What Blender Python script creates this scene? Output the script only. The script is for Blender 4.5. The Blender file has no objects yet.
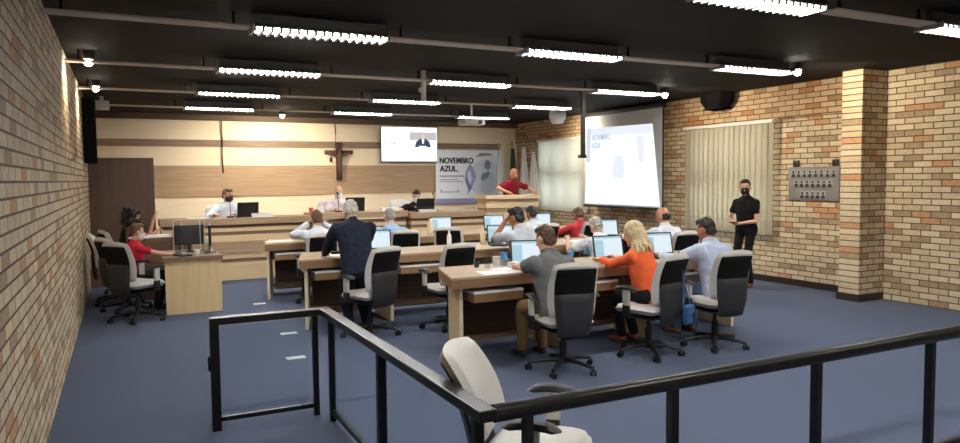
import bpy, bmesh, math, random
from mathutils import Vector, Matrix, Euler, Quaternion
random.seed(7)
PI = math.pi
SC = bpy.context.scene.collection
C = bpy.data.collections.new('council chamber')   # linked into the scene at the end
V = Vector
def R(d): return d*PI/180

# ------------------------------------------------------------------ materials
def nodes(name):
    m = bpy.data.materials.new(name); m.use_nodes = True
    nt = m.node_tree; b = nt.nodes['Principled BSDF']
    return m, nt, b
def lin(c): return tuple((x/12.92 if x <= .04045 else ((x+.055)/1.055)**2.4) for x in c)
def rgb(r, g, b): return lin((r/255, g/255, b/255)) + (1,)
def mat(name, col, rough=.6, metal=0, noise=.0, scale=30, spec=.5, bump=0, alpha=1, trans=0):
    m, nt, b = nodes(name)
    b.inputs['Base Color'].default_value = col
    b.inputs['Roughness'].default_value = rough
    b.inputs['Metallic'].default_value = metal
    b.inputs['Specular IOR Level'].default_value = spec
    b.inputs['Transmission Weight'].default_value = trans
    tc = nt.nodes.new('ShaderNodeTexCoord'); n = nt.nodes.new('ShaderNodeTexNoise')
    n.inputs['Scale'].default_value = scale; n.inputs['Detail'].default_value = 3
    nt.links.new(tc.outputs['Object'], n.inputs['Vector'])
    if noise:
        mx = nt.nodes.new('ShaderNodeMixRGB'); mx.blend_type = 'MIX'
        mx.inputs[1].default_value = tuple(c*(1-noise) for c in col[:3])+(1,)
        mx.inputs[2].default_value = tuple(min(1, c*(1+noise)) for c in col[:3])+(1,)
        nt.links.new(n.outputs['Fac'], mx.inputs[0]); nt.links.new(mx.outputs[0], b.inputs['Base Color'])
    if bump:
        bp = nt.nodes.new('ShaderNodeBump'); bp.inputs['Strength'].default_value = bump; bp.inputs['Distance'].default_value = .01
        nt.links.new(n.outputs['Fac'], bp.inputs['Height']); nt.links.new(bp.outputs[0], b.inputs['Normal'])
    return m
def emit(name, col, s):
    m, nt, b = nodes(name)
    b.inputs['Base Color'].default_value = (0,0,0,1); b.inputs['Emission Color'].default_value = col
    b.inputs['Emission Strength'].default_value = s; b.inputs['Specular IOR Level'].default_value = 0
    return m
def wood(name, c1, c2, rough=.45, axis='X', scale=1.0):
    m, nt, b = nodes(name)
    tc = nt.nodes.new('ShaderNodeTexCoord'); mp = nt.nodes.new('ShaderNodeMapping')
    sc = {'X': (.7, 9, 14), 'Z': (9, 9, .7), 'Y': (9, .7, 14)}[axis]
    mp.inputs['Scale'].default_value = tuple(s*scale for s in sc)
    n = nt.nodes.new('ShaderNodeTexNoise'); n.inputs['Scale'].default_value = 2.2; n.inputs['Detail'].default_value = 5
    cr = nt.nodes.new('ShaderNodeValToRGB'); cr.color_ramp.elements[0].color = c1; cr.color_ramp.elements[1].color = c2
    cr.color_ramp.elements[0].position = .3; cr.color_ramp.elements[1].position = .7
    nt.links.new(tc.outputs['Object'], mp.inputs['Vector']); nt.links.new(mp.outputs[0], n.inputs['Vector'])
    nt.links.new(n.outputs['Fac'], cr.inputs[0]); nt.links.new(cr.outputs[0], b.inputs['Base Color'])
    b.inputs['Roughness'].default_value = rough
    return m
def brick(name, plane, tint=(1, 1, 1)):
    m, nt, b = nodes(name)
    tc = nt.nodes.new('ShaderNodeTexCoord'); sp = nt.nodes.new('ShaderNodeSeparateXYZ'); cb = nt.nodes.new('ShaderNodeCombineXYZ')
    nt.links.new(tc.outputs['Object'], sp.inputs[0])
    nt.links.new(sp.outputs['Y' if plane == 'YZ' else 'X'], cb.inputs[0]); nt.links.new(sp.outputs['Z'], cb.inputs[1])
    br = nt.nodes.new('ShaderNodeTexBrick')
    br.inputs['Color1'].default_value = (0,0,0,1); br.inputs['Color2'].default_value = (1,1,1,1); br.inputs['Mortar'].default_value = (.5,.5,.5,1)
    br.inputs['Scale'].default_value = 1; br.inputs['Brick Width'].default_value = .25; br.inputs['Row Height'].default_value = .082
    br.inputs['Mortar Size'].default_value = .0075; br.inputs['Mortar Smooth'].default_value = .2
    nt.links.new(cb.outputs[0], br.inputs['Vector'])
    cr = nt.nodes.new('ShaderNodeValToRGB'); e = cr.color_ramp.elements; cr.color_ramp.interpolation = 'CONSTANT'
    e[0].position = 0; e[0].color = rgb(180,154,122)
    e[1].position = .12; e[1].color = rgb(218,200,168)
    for p, c in ((.36, rgb(230,212,178)), (.58, rgb(214,194,158)), (.74, rgb(224,206,172)), (.87, rgb(208,156,112)), (.95, rgb(212,190,154))):
        k = e.new(p); k.color = c
    nt.links.new(br.outputs['Color'], cr.inputs[0])
    n = nt.nodes.new('ShaderNodeTexNoise'); n.inputs['Scale'].default_value = 26; n.inputs['Detail'].default_value = 4
    nt.links.new(tc.outputs['Object'], n.inputs['Vector'])
    m1 = nt.nodes.new('ShaderNodeMixRGB'); m1.blend_type = 'OVERLAY'; m1.inputs[0].default_value = .45
    nt.links.new(cr.outputs[0], m1.inputs[1]); nt.links.new(n.outputs['Fac'], m1.inputs[2])
    m2 = nt.nodes.new('ShaderNodeMixRGB'); m2.inputs[2].default_value = rgb(100,82,64)
    nt.links.new(br.outputs['Fac'], m2.inputs[0]); nt.links.new(m1.outputs[0], m2.inputs[1])
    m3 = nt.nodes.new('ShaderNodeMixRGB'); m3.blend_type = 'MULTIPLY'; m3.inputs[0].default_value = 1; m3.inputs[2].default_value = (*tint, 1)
    nt.links.new(m2.outputs[0], m3.inputs[1]); nt.links.new(m3.outputs[0], b.inputs['Base Color'])
    inv = nt.nodes.new('ShaderNodeMath'); inv.operation = 'SUBTRACT'; inv.inputs[0].default_value = 1
    nt.links.new(br.outputs['Fac'], inv.inputs[1])
    bp = nt.nodes.new('ShaderNodeBump'); bp.inputs['Strength'].default_value = .7; bp.inputs['Distance'].default_value = .012
    nt.links.new(inv.outputs[0], bp.inputs['Height']); nt.links.new(bp.outputs[0], b.inputs['Normal'])
    b.inputs['Roughness'].default_value = .75
    return m
def glass(name, col, rough=.02, ior=1.45):
    # thin architectural pane: mostly see-through with a mirror-like film
    m = bpy.data.materials.new(name); m.use_nodes = True; nt = m.node_tree
    nt.nodes.clear()
    o = nt.nodes.new('ShaderNodeOutputMaterial'); mx = nt.nodes.new('ShaderNodeMixShader')
    t = nt.nodes.new('ShaderNodeBsdfTransparent'); g = nt.nodes.new('ShaderNodeBsdfGlossy')
    fr = nt.nodes.new('ShaderNodeFresnel'); fr.inputs['IOR'].default_value = ior
    t.inputs['Color'].default_value = col; g.inputs['Roughness'].default_value = rough
    ge = nt.nodes.new('ShaderNodeNewGeometry'); iv = nt.nodes.new('ShaderNodeMath'); iv.operation = 'SUBTRACT'; iv.inputs[0].default_value = 1; nt.links.new(ge.outputs['Backfacing'], iv.inputs[1])
    mu = nt.nodes.new('ShaderNodeMath'); mu.operation = 'MULTIPLY'; nt.links.new(fr.outputs[0], mu.inputs[0]); nt.links.new(iv.outputs[0], mu.inputs[1])
    nt.links.new(mu.outputs[0], mx.inputs[0]); nt.links.new(t.outputs[0], mx.inputs[1]); nt.links.new(g.outputs[0], mx.inputs[2])
    nt.links.new(mx.outputs[0], o.inputs['Surface'])
    return m
def translucent(name, col, w):
    m = bpy.data.materials.new(name); m.use_nodes = True; nt = m.node_tree; nt.nodes.clear()
    o = nt.nodes.new('ShaderNodeOutputMaterial'); mx = nt.nodes.new('ShaderNodeMixShader')
    d = nt.nodes.new('ShaderNodeBsdfDiffuse'); t = nt.nodes.new('ShaderNodeBsdfTranslucent')
    d.inputs['Color'].default_value = col; t.inputs['Color'].default_value = col; mx.inputs[0].default_value = w
    nt.links.new(d.outputs[0], mx.inputs[1]); nt.links.new(t.outputs[0], mx.inputs[2]); nt.links.new(mx.outputs[0], o.inputs['Surface'])
    return m

M = dict(
 carpet=mat('blue carpet', rgb(92,100,121), .95, noise=.12, scale=180, spec=.1, bump=.3),
 black_ceiling=mat('black painted ceiling', rgb(30,27,26), .8, noise=.2, scale=3, spec=.15),
 cream=wood('pale maple panel', rgb(240,222,190), rgb(245,230,202), .5),
 walnut=wood('brown wood panel', rgb(164,134,104), rgb(186,158,126), .5),
 stripe=wood('grey brown wood stripe', rgb(128,102,80), rgb(150,124,98), .5),
 darkpanel=wood('dark brown laminate', rgb(88,66,54), rgb(98,75,62), .6, 'Z'),
 modesty=wood('dark desk back panel', rgb(66,48,38), rgb(84,62,48), .55),  # under-desk shade darkened into the panel's brown
 darkwood=wood('dark wood beam', rgb(84,66,52), rgb(104,84,66), .6),
 desk_top=wood('desk top wood', rgb(176,148,116), rgb(200,174,142), .3),
 desk_front=wood('desk front wood', rgb(132,100,70), rgb(158,124,90), .4),
 desk_brown=wood('desk inner brown wood', rgb(120,92,70), rgb(142,112,86), .5),
 maple=wood('light maple laminate', rgb(222,192,142), rgb(234,208,162), .4, 'Z'),
 edge=mat('pale panel edge', rgb(238,222,190), .5),
 maple_h=wood('light maple band', rgb(222,192,148), rgb(234,208,168), .4),
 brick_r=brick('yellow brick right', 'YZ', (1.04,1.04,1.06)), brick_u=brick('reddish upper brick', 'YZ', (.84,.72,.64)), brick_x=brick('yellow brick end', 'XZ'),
 base=mat('dark brown skirting', rgb(52,40,36), .5),
 grey_fab=mat('light grey upholstery', rgb(210,206,199), .9, noise=.06, scale=120, spec=.2, bump=.15),
 black_mesh=mat('black mesh fabric', rgb(22,21,22), .9, noise=.3, scale=200, spec=.2),
 shell=mat('charcoal plastic shell', rgb(48,48,50), .5),
 black_matte=mat('matte black cabinet', rgb(18,17,17), .9, spec=.1),
 black=mat('black plastic', rgb(20,20,21), .45),
 grey_plastic=mat('light grey plastic', rgb(200,198,192), .5),
 chrome=mat('polished steel', rgb(200,200,200), .25, 1),
 rail=mat('dark bronze rail metal', rgb(44,42,40), .3, .55),
 rail_post=mat('black post metal', rgb(26,26,28), .4, .4),
 glass=glass('railing glass', (.93,.955,.97,1), .02, 1.3), clear=glass('clear acrylic', (.93,.96,.97,1)),
 drink=glass('clear bottle plastic', (.88,.94,.97,1), .08),
 white=mat('white', rgb(238,238,236), .5), paper=mat('white paper', rgb(244,244,242), .8),
 housing=mat('dark lamp housing', rgb(58,54,52), .5), louvre=mat('grey louvre metal', rgb(130,130,128), .35),
 tube=emit('fluorescent tube', (1,.985,.95,1), 215), bulb=emit('round lamp glow', (1,.93,.78,1), 60),
 batten=mat('grey trunking', rgb(186,176,166), .5, noise=.1, scale=3),
 tvscreen=emit('television picture white', (1,1,1,1), 1.15),
 red=mat('orange red cup', rgb(224,84,52), .5), blue_label=mat('blue label', rgb(70,140,200), .5),
 blind=translucent('cream vertical blind', rgb(214,207,188), .4), roller=translucent('white roller blind', rgb(226,224,212), .45),
 screen=mat('grey white screen fabric', rgb(206,212,218), .8),
 frame_dark=mat('dark window frame', rgb(70,62,56), .5),
 pane=glass('window glass', (.95,.97,1,1)),
 bronze=mat('dark carved wood', rgb(58,34,26), .55, noise=.2, scale=40), figure=mat('brown corpus', rgb(96,62,48), .5),
 board=mat('brushed silver board', rgb(176,176,174), .38, .7, noise=.1, scale=6),
 photo=mat('portrait photo dark suit', rgb(52,50,52), .6, noise=.5, scale=60), photo_pale=mat('portrait pale backing', rgb(190,188,186), .6),
 banner=mat('pale blue printed banner', rgb(238,244,250), .7, noise=.05, scale=2), banner_edge=mat('lilac banner hem', rgb(150,152,196), .7),
 navy_ink=mat('navy print', rgb(42,44,66), .7), grey_ink=mat('grey print', rgb(120,130,160), .7),
 ribbon=mat('lilac ribbon print', rgb(164,166,206), .7), ribbon_dark=mat('violet ribbon print', rgb(128,130,182), .7),
 circle=mat('pale circle print', rgb(214,224,238), .7), fig_print=mat('slate figure print', rgb(138,150,178), .7), fig_pale=mat('pale figure print', rgb(200,211,228), .7),
 flag_w=mat('white flag cloth', rgb(228,226,220), .85, noise=.05, scale=5), flag_g=mat('dark green flag cloth', rgb(34,62,48), .85, noise=.4, scale=6), flag_gr=mat('grey flag cloth', rgb(188,190,190), .85, noise=.08, scale=5),
 brass=mat('brass finial', rgb(190,160,90), .35, .8), pole=mat('flag pole wood', rgb(150,130,100), .5),
 lens=emit('projected picture pale', (.86,.93,1,1), 0.92), lens_blue=emit('projected picture blue', (.72,.83,.96,1), 0.7), lens_ink=emit('projected letters', (.55,.65,.82,1), 0.62), lens_fig=emit('projected grey shape', (.84,.90,.97,1), 0.79),
 disp=emit('laptop display pale', (.80,.92,.98,1), 0.76), disp_blue=emit('laptop display window', (.50,.74,.88,1), 0.68),
 tv_a=emit('video backdrop grey', (.62,.60,.62,1), .75), tv_b=emit('video dark suit', (.05,.07,.13,1), .9), tv_c=emit('video pale', (.92,.9,.9,1), 1), tv_skin=emit('video face', (.78,.55,.45,1), .9),tv_grey=emit('screen faint grey mark', (.45,.46,.5,1), .9),
 denim=mat('blue denim bag', rgb(62,98,148), .8, noise=.2, scale=60),
 cable=mat('dark cable', rgb(44,38,34), .6), tape=mat('white floor tape', rgb(214,216,220), .6),
)

# ------------------------------------------------------------------ mesh builder
class MB:
    def __init__(s): s.bm = bmesh.new()
    def _xf(s, vs, mtx):
        for v in vs: v.co = mtx @ v.co
    def box(s, c, size, rot=None, bevel=0):
        r = bmesh.ops.create_cube(s.bm, size=1); vs = r['verts']
        m = Matrix.Translation(V(c)) @ ((rot.to_matrix() if isinstance(rot, (Euler, Quaternion)) else rot).to_4x4() if rot else Matrix.Identity(4)) @ Matrix.Diagonal((*size, 1))
        s._xf(vs, m)
        if bevel:
            es = list({e for v in vs for e in v.link_edges})
            bmesh.ops.bevel(s.bm, geom=es, offset=bevel, segments=2, affect='EDGES', profile=.5)
        return s
    def bb(s, lo, hi, bevel=0):
        return s.box([(a+b)/2 for a, b in zip(lo, hi)], [abs(b-a) for a, b in zip(lo, hi)], None, bevel)
    def cyl(s, p, q, r1, r2=None, n=14, cap=True):
        p, q = V(p), V(q); r2 = r1 if r2 is None else r2
        qq = (q-p).to_track_quat('Z', 'Y'); x, y = qq @ V((1, 0, 0)), qq @ V((0, 1, 0))
        return s.loft([(p, x*max(r1, 1e-4), y*max(r1, 1e-4)), (q, x*max(r2, 1e-4), y*max(r2, 1e-4))], n)
    def ell(s, c, r, rot=None, n=16):
        if isinstance(r, (int, float)): r = (r, r, r)
        m = Matrix.Translation(V(c)) @ (rot.to_4x4() if rot else Matrix.Identity(4)) @ Matrix.Diagonal((*r, 1))
        nv = max(6, n*2//3); vn = s.bm.verts.new
        rings = [[vn(m @ V((math.sin(PI*j/nv)*math.cos(2*PI*k/n), math.sin(PI*j/nv)*math.sin(2*PI*k/n), -math.cos(PI*j/nv)))) for k in range(n)] for j in range(1, nv)]
        a, b = vn(m @ V((0, 0, -1))), vn(m @ V((0, 0, 1)))
        s._skin(rings, False)
        for k in range(n): s.bm.faces.new((a, rings[0][(k+1) % n], rings[0][k])); s.bm.faces.new((b, rings[-1][k], rings[-1][(k+1) % n]))
        return s
    def cap(s, p, q, r1, r2, n=12):
        s.cyl(p, q, r1, r2, n); s.ell(p, r1, None, n); s.ell(q, r2, None, n); return s
    def tube(s, pts, r, n=8):
        pts = [V(p) for p in pts]; rings = []
        for i, p in enumerate(pts):
            d = (pts[min(i+1, len(pts)-1)]-pts[max(i-1, 0)]).normalized()
            q = d.to_track_quat('Z', 'Y'); rr = r[i] if isinstance(r, (list, tuple)) else r
            rings.append([s.bm.verts.new(p + q @ V((rr*math.cos(2*PI*k/n), rr*math.sin(2*PI*k/n), 0))) for k in range(n)])
        s._skin(rings); return s
    def _skin(s, rings, cap=True):
        n = len(rings[0])
        for a, b in zip(rings, rings[1:]):
            for k in range(n): s.bm.faces.new((a[k], a[(k+1) % n], b[(k+1) % n], b[k]))
        if cap:
            s.bm.faces.new(list(reversed(rings[0]))); s.bm.faces.new(rings[-1])
    def loft(s, secs, n=20):
        # secs: (centre, x-axis vec, y-axis vec) ellipse rings
        rings = [[s.bm.verts.new(V(c)+V(ax)*math.cos(2*PI*k/n)+V(ay)*math.sin(2*PI*k/n)) for k in range(n)] for c, ax, ay in secs]
        s._skin(rings); return s
    def lathe(s, prof, o=(0,0,0), n=18):
        o = V(o)
        rings = [[s.bm.verts.new(o+V((r*math.cos(2*PI*k/n), r*math.sin(2*PI*k/n), z))) for k in range(n)] for r, z in prof]
        s._skin(rings); return s
    def poly(s, pts, ext):
        # polygon (list of 3D points) extruded by vector ext
        ext = V(ext); a = [s.bm.verts.new(V(p)) for p in pts]; b = [s.bm.verts.new(V(p)+ext) for p in pts]; n = len(a)
        s.bm.faces.new(a); s.bm.faces.new(list(reversed(b)))
        for k in range(n): s.bm.faces.new((a[(k+1) % n], a[k], b[k], b[(k+1) % n]))
        return s
    def pad(s, w0, w1, h, t, fn, n=12, rc=.28, ex=6):
        # cushion: rounded outline in (u,v), fn(x, v, d) -> point, v in 0..1
        g = {}
        for side in (0, 1):
            for i in range(n+1):
                for j in range(n+1):
                    u = -1+2*i/n; w = -1+2*j/n
                    edge = i in (0, n) or j in (0, n)
                    if edge and side: g[(1, i, j)] = g[(0, i, j)]; continue
                    x = u*math.sqrt(1-w*w*rc); y = w*math.sqrt(1-u*u*rc)
                    m_ = max(abs(u), abs(w)); th = t/2*max(0, 1-m_**ex)**.5
                    v = (y/math.sqrt(1)+1)/2; ww = w0+(w1-w0)*v
                    g[(side, i, j)] = s.bm.verts.new(V(fn(x*ww/2, v*h, th if side else -th)))
        for side in (0, 1):
            for i in range(n):
                for j in range(n):
                    f = [g[(side, i, j)], g[(side, i+1, j)], g[(side, i+1, j+1)], g[(side, i, j+1)]]
                    s.bm.faces.new(f if side else list(reversed(f)))
        return s
    def mesh(s, name, m, smooth=True):
        bmesh.ops.recalc_face_normals(s.bm, faces=s.bm.faces[:])
        me = bpy.data.meshes.new(name); s.bm.to_mesh(me); s.bm.free()
        if m: me.materials.append(m)
        if smooth:
            for p in me.polygons: p.use_smooth = True
            me.set_sharp_from_angle(angle=R(38))
        return me
    def build(s, name, m, parent=None, smooth=True):
        o = bpy.data.objects.new(name, s.mesh(name, m, smooth)); C.objects.link(o)
        if parent: o.parent = parent
        return o
    def blob(s, name, m, parent, vox=.012, smooth=3, noise=None):
        # fuse everything into one continuous skin
        me = s.mesh(name, None, False)
        t = bpy.data.objects.new('t', me)
        md = t.modifiers.new('r', 'REMESH'); md.mode = 'VOXEL'; md.voxel_size = vox; md.use_smooth_shade = True
        if smooth:
            sm = t.modifiers.new('s', 'SMOOTH'); sm.iterations = smooth; sm.factor = .5
        nm = evald(t); nm.name = name
        bpy.data.objects.remove(t); bpy.data.meshes.remove(me)
        if noise:
            from mathutils import noise as nz
            nn = [v.normal.copy() for v in nm.vertices]; cc = [v.co.copy() for v in nm.vertices]
            fl = []
            for c, n_ in zip(cc, nn): fl.extend(c+n_*noise[0]*nz.noise(c*noise[1]))
            nm.vertices.foreach_set('co', fl); nm.update()
        nm.materials.clear(); nm.materials.append(m)
        nm.polygons.foreach_set('use_smooth', [True]*len(nm.polygons))
        o = bpy.data.objects.new(name, nm); C.objects.link(o); o.parent = parent
        return o

def evald(t):
    SC.objects.link(t); dg = bpy.context.evaluated_depsgraph_get(); dg.update()
    me = bpy.data.meshes.new_from_object(t.evaluated_get(dg)); SC.objects.unlink(t); return me
def tag(o, label=None, cat=None, group=None, kind=None):
    if label: o['label'] = label
    if cat: o['category'] = cat
    if group: o['group'] = group
    if kind: o['kind'] = kind
    return o
def thing(name, label, cat, loc=(0,0,0), rz=0, group=None):
    o = bpy.data.objects.new(name, None); C.objects.link(o); o.empty_display_size = .1
    o.location = loc; o.rotation_euler = (0,0,rz)
    return tag(o, label, cat, group)
def struct(name, mb, m, smooth=False):
    return tag(mb.build(name, m, None, smooth), kind='structure')
def dup(root, loc, rz, label, group=None):
    r = root.copy(); C.objects.link(r); r.location = loc; r.rotation_euler = (0,0,rz); r['label'] = label
    if group: r['group'] = group
    for ch in root.children:
        c = ch.copy(); C.objects.link(c); c.parent = r
        for g in ch.children:
            d = g.copy(); C.objects.link(d); d.parent = c
    return r
def text(name, s, size, loc, rot, m, parent, bold=0, ext=.002, wid=None, heavy=0):
    cu = bpy.data.curves.new(name, 'FONT'); cu.body = s; cu.size = size; cu.offset = bold; cu.extrude = ext
    t = bpy.data.objects.new('t', cu)
    me = evald(t); bpy.data.objects.remove(t); bpy.data.curves.remove(cu)
    if wid:
        xs = [v.co.x for v in me.vertices]; k = wid/(max(xs)-min(xs)); x0 = min(xs)
        for v in me.vertices: v.co.x = (v.co.x-x0)*k
    if heavy:      # bold face: the same letters struck twice, side by side
        b = bmesh.new(); b.from_mesh(me); d = bmesh.ops.duplicate(b, geom=b.verts[:]+b.edges[:]+b.faces[:])['geom']
        for v in d:
            if isinstance(v, bmesh.types.BMVert): v.co.x += heavy; v.co.z += .0006
        b.to_mesh(me); b.free()
    me.materials.clear(); me.materials.append(m); me.name = name
    o = bpy.data.objects.new(name, me); C.objects.link(o); o.parent = parent
    o.location = loc; o.rotation_euler = rot
    return o

# ------------------------------------------------------------------ room
XL, XR, YF, YB, ZC = -.5, 9.32, 16.4, -3.0, 3.12
struct('floor', MB().bb((XL-.2, YB-.2, -.1), (XR+.3, YF+.2, 0)), M['carpet'])
struct('ceiling', MB().bb((XL-.2, YB-.2, ZC), (XR+.3, YF+.2, ZC+.1)), M['black_ceiling'])
struct('wall_back', MB().bb((XL-.2, YB-.2, 0), (XR+.3, YB, ZC)), M['cream'])
struct('wall_left', MB().bb((XL-.2, YB, 0), (XL, YF, ZC)), M['brick_r'])
# right wall with two window openings
W1 = (13.35, 15.2, 1.0, 2.58); W2 = (8.2, 9.9, .85, 2.5)
w = MB()
ys = [YB, W2[0], W2[1], W1[0], W1[1], YF]
for a, b in ((0, 1), (2, 3), (4, 5)): w.bb((XR, ys[a], 0), (XR+.25, ys[b], ZC))
for Wn in (W1, W2):
    w.bb((XR, Wn[0], 0), (XR+.25, Wn[1], Wn[2])); w.bb((XR, Wn[0], Wn[3]), (XR+.25, Wn[1], ZC))
struct('wall_right', w, M['brick_r'])
# protruding upper brick band above the windows, lamp cut-off shade tinted into its colour
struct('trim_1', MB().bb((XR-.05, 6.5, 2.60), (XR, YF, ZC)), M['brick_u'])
struct('trim_2', MB().bb((8.82, 6.26, 0), (XR, 6.56, ZC)), M['brick_x'])
struct('baseboard_right', MB().bb((XR-.02, 6.58, 0), (XR, YF, .10)), M['base'])
struct('baseboard_corner', MB().bb((8.80, 6.24, 0), (XR, 6.58, .10)), M['base'])
for i, Wn in enumerate((W1, W2)):
    fr = MB()
    y0, y1, z0, z1 = Wn
    for a, b in (((y0, z0), (y1, z0+.06)), ((y0, z1-.06), (y1, z1)), ((y0, z0), (y0+.06, z1)), ((y1-.06, z0), (y1, z1))):
        fr.bb((XR+.1, a[0], a[1]), (XR+.16, b[0], b[1]))
    for k in (1, 2): fr.bb((XR+.1, y0+(y1-y0)*k/3-.05, z0), (XR+.16, y0+(y1-y0)*k/3+.05, z1))
    fr.bb((XR+.1, y0, z0+(z1-z0)*.52-.1), (XR+.16, y1, z0+(z1-z0)*.52+.1))
    f = struct('window_%d' % (i+1), fr, M['frame_dark'])
    MB().bb((XR+.125, y0+.03, z0+.03), (XR+.13, y1-.03, z1-.03)).build('pane', M['pane'], f)
# front wall: horizontal timber bands
struct('wall_front', MB().bb((XL-.2, YF, 0), (XR+.25, YF+.2, ZC)), M['cream'])
struct('trim_3', MB().bb((XL, YF-.03, 2.44), (XR-.5, YF, 2.59)), M['stripe'])
struct('trim_4', MB().bb((XL, YF-.03, 1.37), (XR-.5, YF, 2.04)), M['walnut'])
struct('trim_5', MB().bb((XL, YF-.12, 3.0), (XR-.05, YF, ZC)), M['darkwood'])
# dark laminate partition at left
p = thing('partition_panel', 'tall dark brown laminate partition in the far left corner', 'partition', (.02, 13.35, 0))
MB().bb((-.5, -.03, .1), (.48, .03, 2.11)).build('panel', M['darkpanel'], p)
MB().bb((-.5, -.05, 0), (.48, .05, .1)).build('plinth', M['base'], p)

# ------------------------------------------------------------------ ceiling lamps
def lamp_proto(L):
    t = thing('ceiling_lamp', '', 'lamp')
    h = MB(); h.bb((0, -.10, .055), (L, .10, .06)); h.bb((0, -.03, .06), (L, .03, .15))
    for sy in (-1, 1): h.poly([(0, sy*.10, .06), (0, sy*.125, .022), (0, sy*.128, .022), (0, sy*.105, .062)], (L, 0, 0))
    for x in (0, L): h.bb((x-.004, -.12, 0), (x+.004, .12, .07))
    h.build('housing', M['housing'], t, False)
    for sy in (-1, 1): MB().cyl((.03, sy*.055, .022), (L-.03, sy*.055, .022), .014, n=10).build('tube', M['tube'], t)
    l = MB(); n = 16
    for k in range(n+1): l.bb((L*k/n-.013, -.122, -.006), (L*k/n+.013, .122, .04))
    l.bb((0, -.004, 0), (L, .004, .035))
    l.build('louvre', M['louvre'], t, False)
    return t
rows = [3.85, 6.31, 8.76, 11.2, 13.55]
cols = [1.033, 3.656, 6.28]
LP = lamp_proto(1.164); first = True
rn = ['lamp row nearest the camera', 'second lamp row from the camera', 'third lamp row from the camera', 'fourth lamp row from the camera', 'lamp row nearest the front wall']
cn = ['left', 'middle', 'right']
for i, y in enumerate(rows):
    for j, x in enumerate(cols):
        if i == 0 and j < 1: pass
        lab = 'white louvred ceiling lamp, %s one in the %s' % (cn[j], rn[i])
        if first: LP.location = (x, y, 2.965); LP['label'] = lab; LP['group'] = 'ceiling lamps'; first = False
        else: dup(LP, (x, y, 2.965), 0, lab, 'ceiling lamps')
# unseen lamps over the visitors area, added to light the foreground
for j, x in enumerate(cols[:3]):
    dup(LP, (x, 1.2, 2.965), 0, 'white louvred fluorescent ceiling lamp above the visitors area, %s one' % cn[j], 'ceiling lamps')
segs = []
for i, y in enumerate(rows):
    xs = [XL+.02, 1.033-.03, 1.033+1.164+.04, 3.656-.03, 3.656+1.164+.04, 6.28-.03, 6.28+1.164+.04, 8.6]
    for k in range(4):
        if i == 0 and k < 3: continue
        if i >= 1 and k == 3 : continue
        a, b = xs[2*k], xs[2*k+1]
        if i == 0: a, b = 5.0, 6.25
        wh = ['at the left end', 'between left and middle lamps', 'between middle and right lamps', 'right of the middle lamp'][k]
        tr = thing('ceiling_trunking', None, None, (a, y, 3.0))
        MB().bb((0, -.08, -.01), (b-a, .08, .006)).build('strip', M['batten'], tr, False)
        for hx in (.12, b-a-.12): MB().bb((hx-.01, -.01, .006), (hx+.01, .01, ZC-3.0)).build('hanger', M['black_matte'], tr, False)
        tag(tr, 'grey ceiling strip %s of the %s' % (wh, rn[i]), 'trunking', 'ceiling trunking')
# round spot lamps near the walls
for k, (x, y, l) in enumerate([(7.62, 6.3, 'glowing round ceiling spot by the right wall, nearest the brick pillar'), (7.78, 8.93, 'glowing round ceiling spot above the right edge of the projection screen'),
        (2.95, 14.75, 'glowing round ceiling spot close to the front wall, above the dais'), (8.3, 12.9, 'glowing round ceiling spot by the white wall dome in the far right corner'), (-.27, 8.85, 'glowing round ceiling spot close to the left wall, larger one'), (-.27, 11.3, 'glowing round ceiling spot close to the left wall, farther small one')]):
    t = thing('ceiling_spot', l, 'spot lamp', (x, y, 3.0), 0, 'round ceiling spots')
    MB().lathe([(.06, .12), (.062, .04), (.05, .03)]).build('collar', M['housing'], t)
    MB().ell((0, 0, .01), (.045, .045, .05)).build('bulb', M['bulb'], t)
    ld = bpy.data.lights.new('spot_glow', 'SPOT'); ld.energy = 0; ld.spot_size = R(130); ld.spot_blend = .8; ld.color = (1, .85, .62); ld.shadow_soft_size = .05
    lo = bpy.data.objects.new('spot_light', ld); C.objects.link(lo); lo.parent = t; lo.location = (.0, 0, -.06)
    sd = 1 if x > 0 else -1
    lo.rotation_euler = (0, -sd*R(62) , 0)
    ld.energy = 90 if x > 0 else 30
    if y > 14: lo.rotation_euler = (R(52), 0, 0); ld.energy = 200; ld.spot_size = R(150)

# ------------------------------------------------------------------ things on the front wall
t = thing('crucifix', 'dark wooden crucifix hanging on the front wall', 'crucifix', (4.53, YF-.09, 1.70))
MB().bb((-.065, -.02, 0), (.065, .03, .87), .008).build('upright', M['bronze'], t)
MB().bb((-.33, -.02, .60), (.33, .03, .69), .008).build('crossbar', M['bronze'], t)
MB().bb((-.09, -.03, .78), (.09, -.01, .86), .006).build('title_board', M['bronze'], t)
fg = MB()
fg.ell((.0, -.07, .68), (.04, .045, .055)); fg.cap((0, -.06, .59), (0, -.055, .36), .065, .05)
for s in (-1, 1):
    fg.cap((s*.04, -.055, .55), (s*.16, -.05, .58), .024, .02); fg.cap((s*.16, -.05, .58), (s*.28, -.04, .65), .02, .016)
    fg.cap((s*.025, -.055, .34), (s*.02, -.075, .2), .03, .024); fg.cap((s*.02, -.075, .2), (0, -.045, .06), .022, .016)
fg.blob('corpus', M['figure'], t, .012, 2)
tag(MB().tube([(4.47, YF-.02, 3.0), (4.48, YF-.02, 2.8), (4.475, YF-.02, 2.56)], .012).build('wall_cable', M['cable']), 'thin dark cable running down to the crucifix', 'cable')
tag(MB().tube([(1.97, YF-.045, 3.0), (1.98, YF-.045, 2.6), (1.97, YF-.045, 2.2), (1.985, YF-.045, 1.88)], .014).build('wall_cable', M['cable']), 'thin dark cable hanging down the front wall above the man in the white shirt', 'cable')
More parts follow.
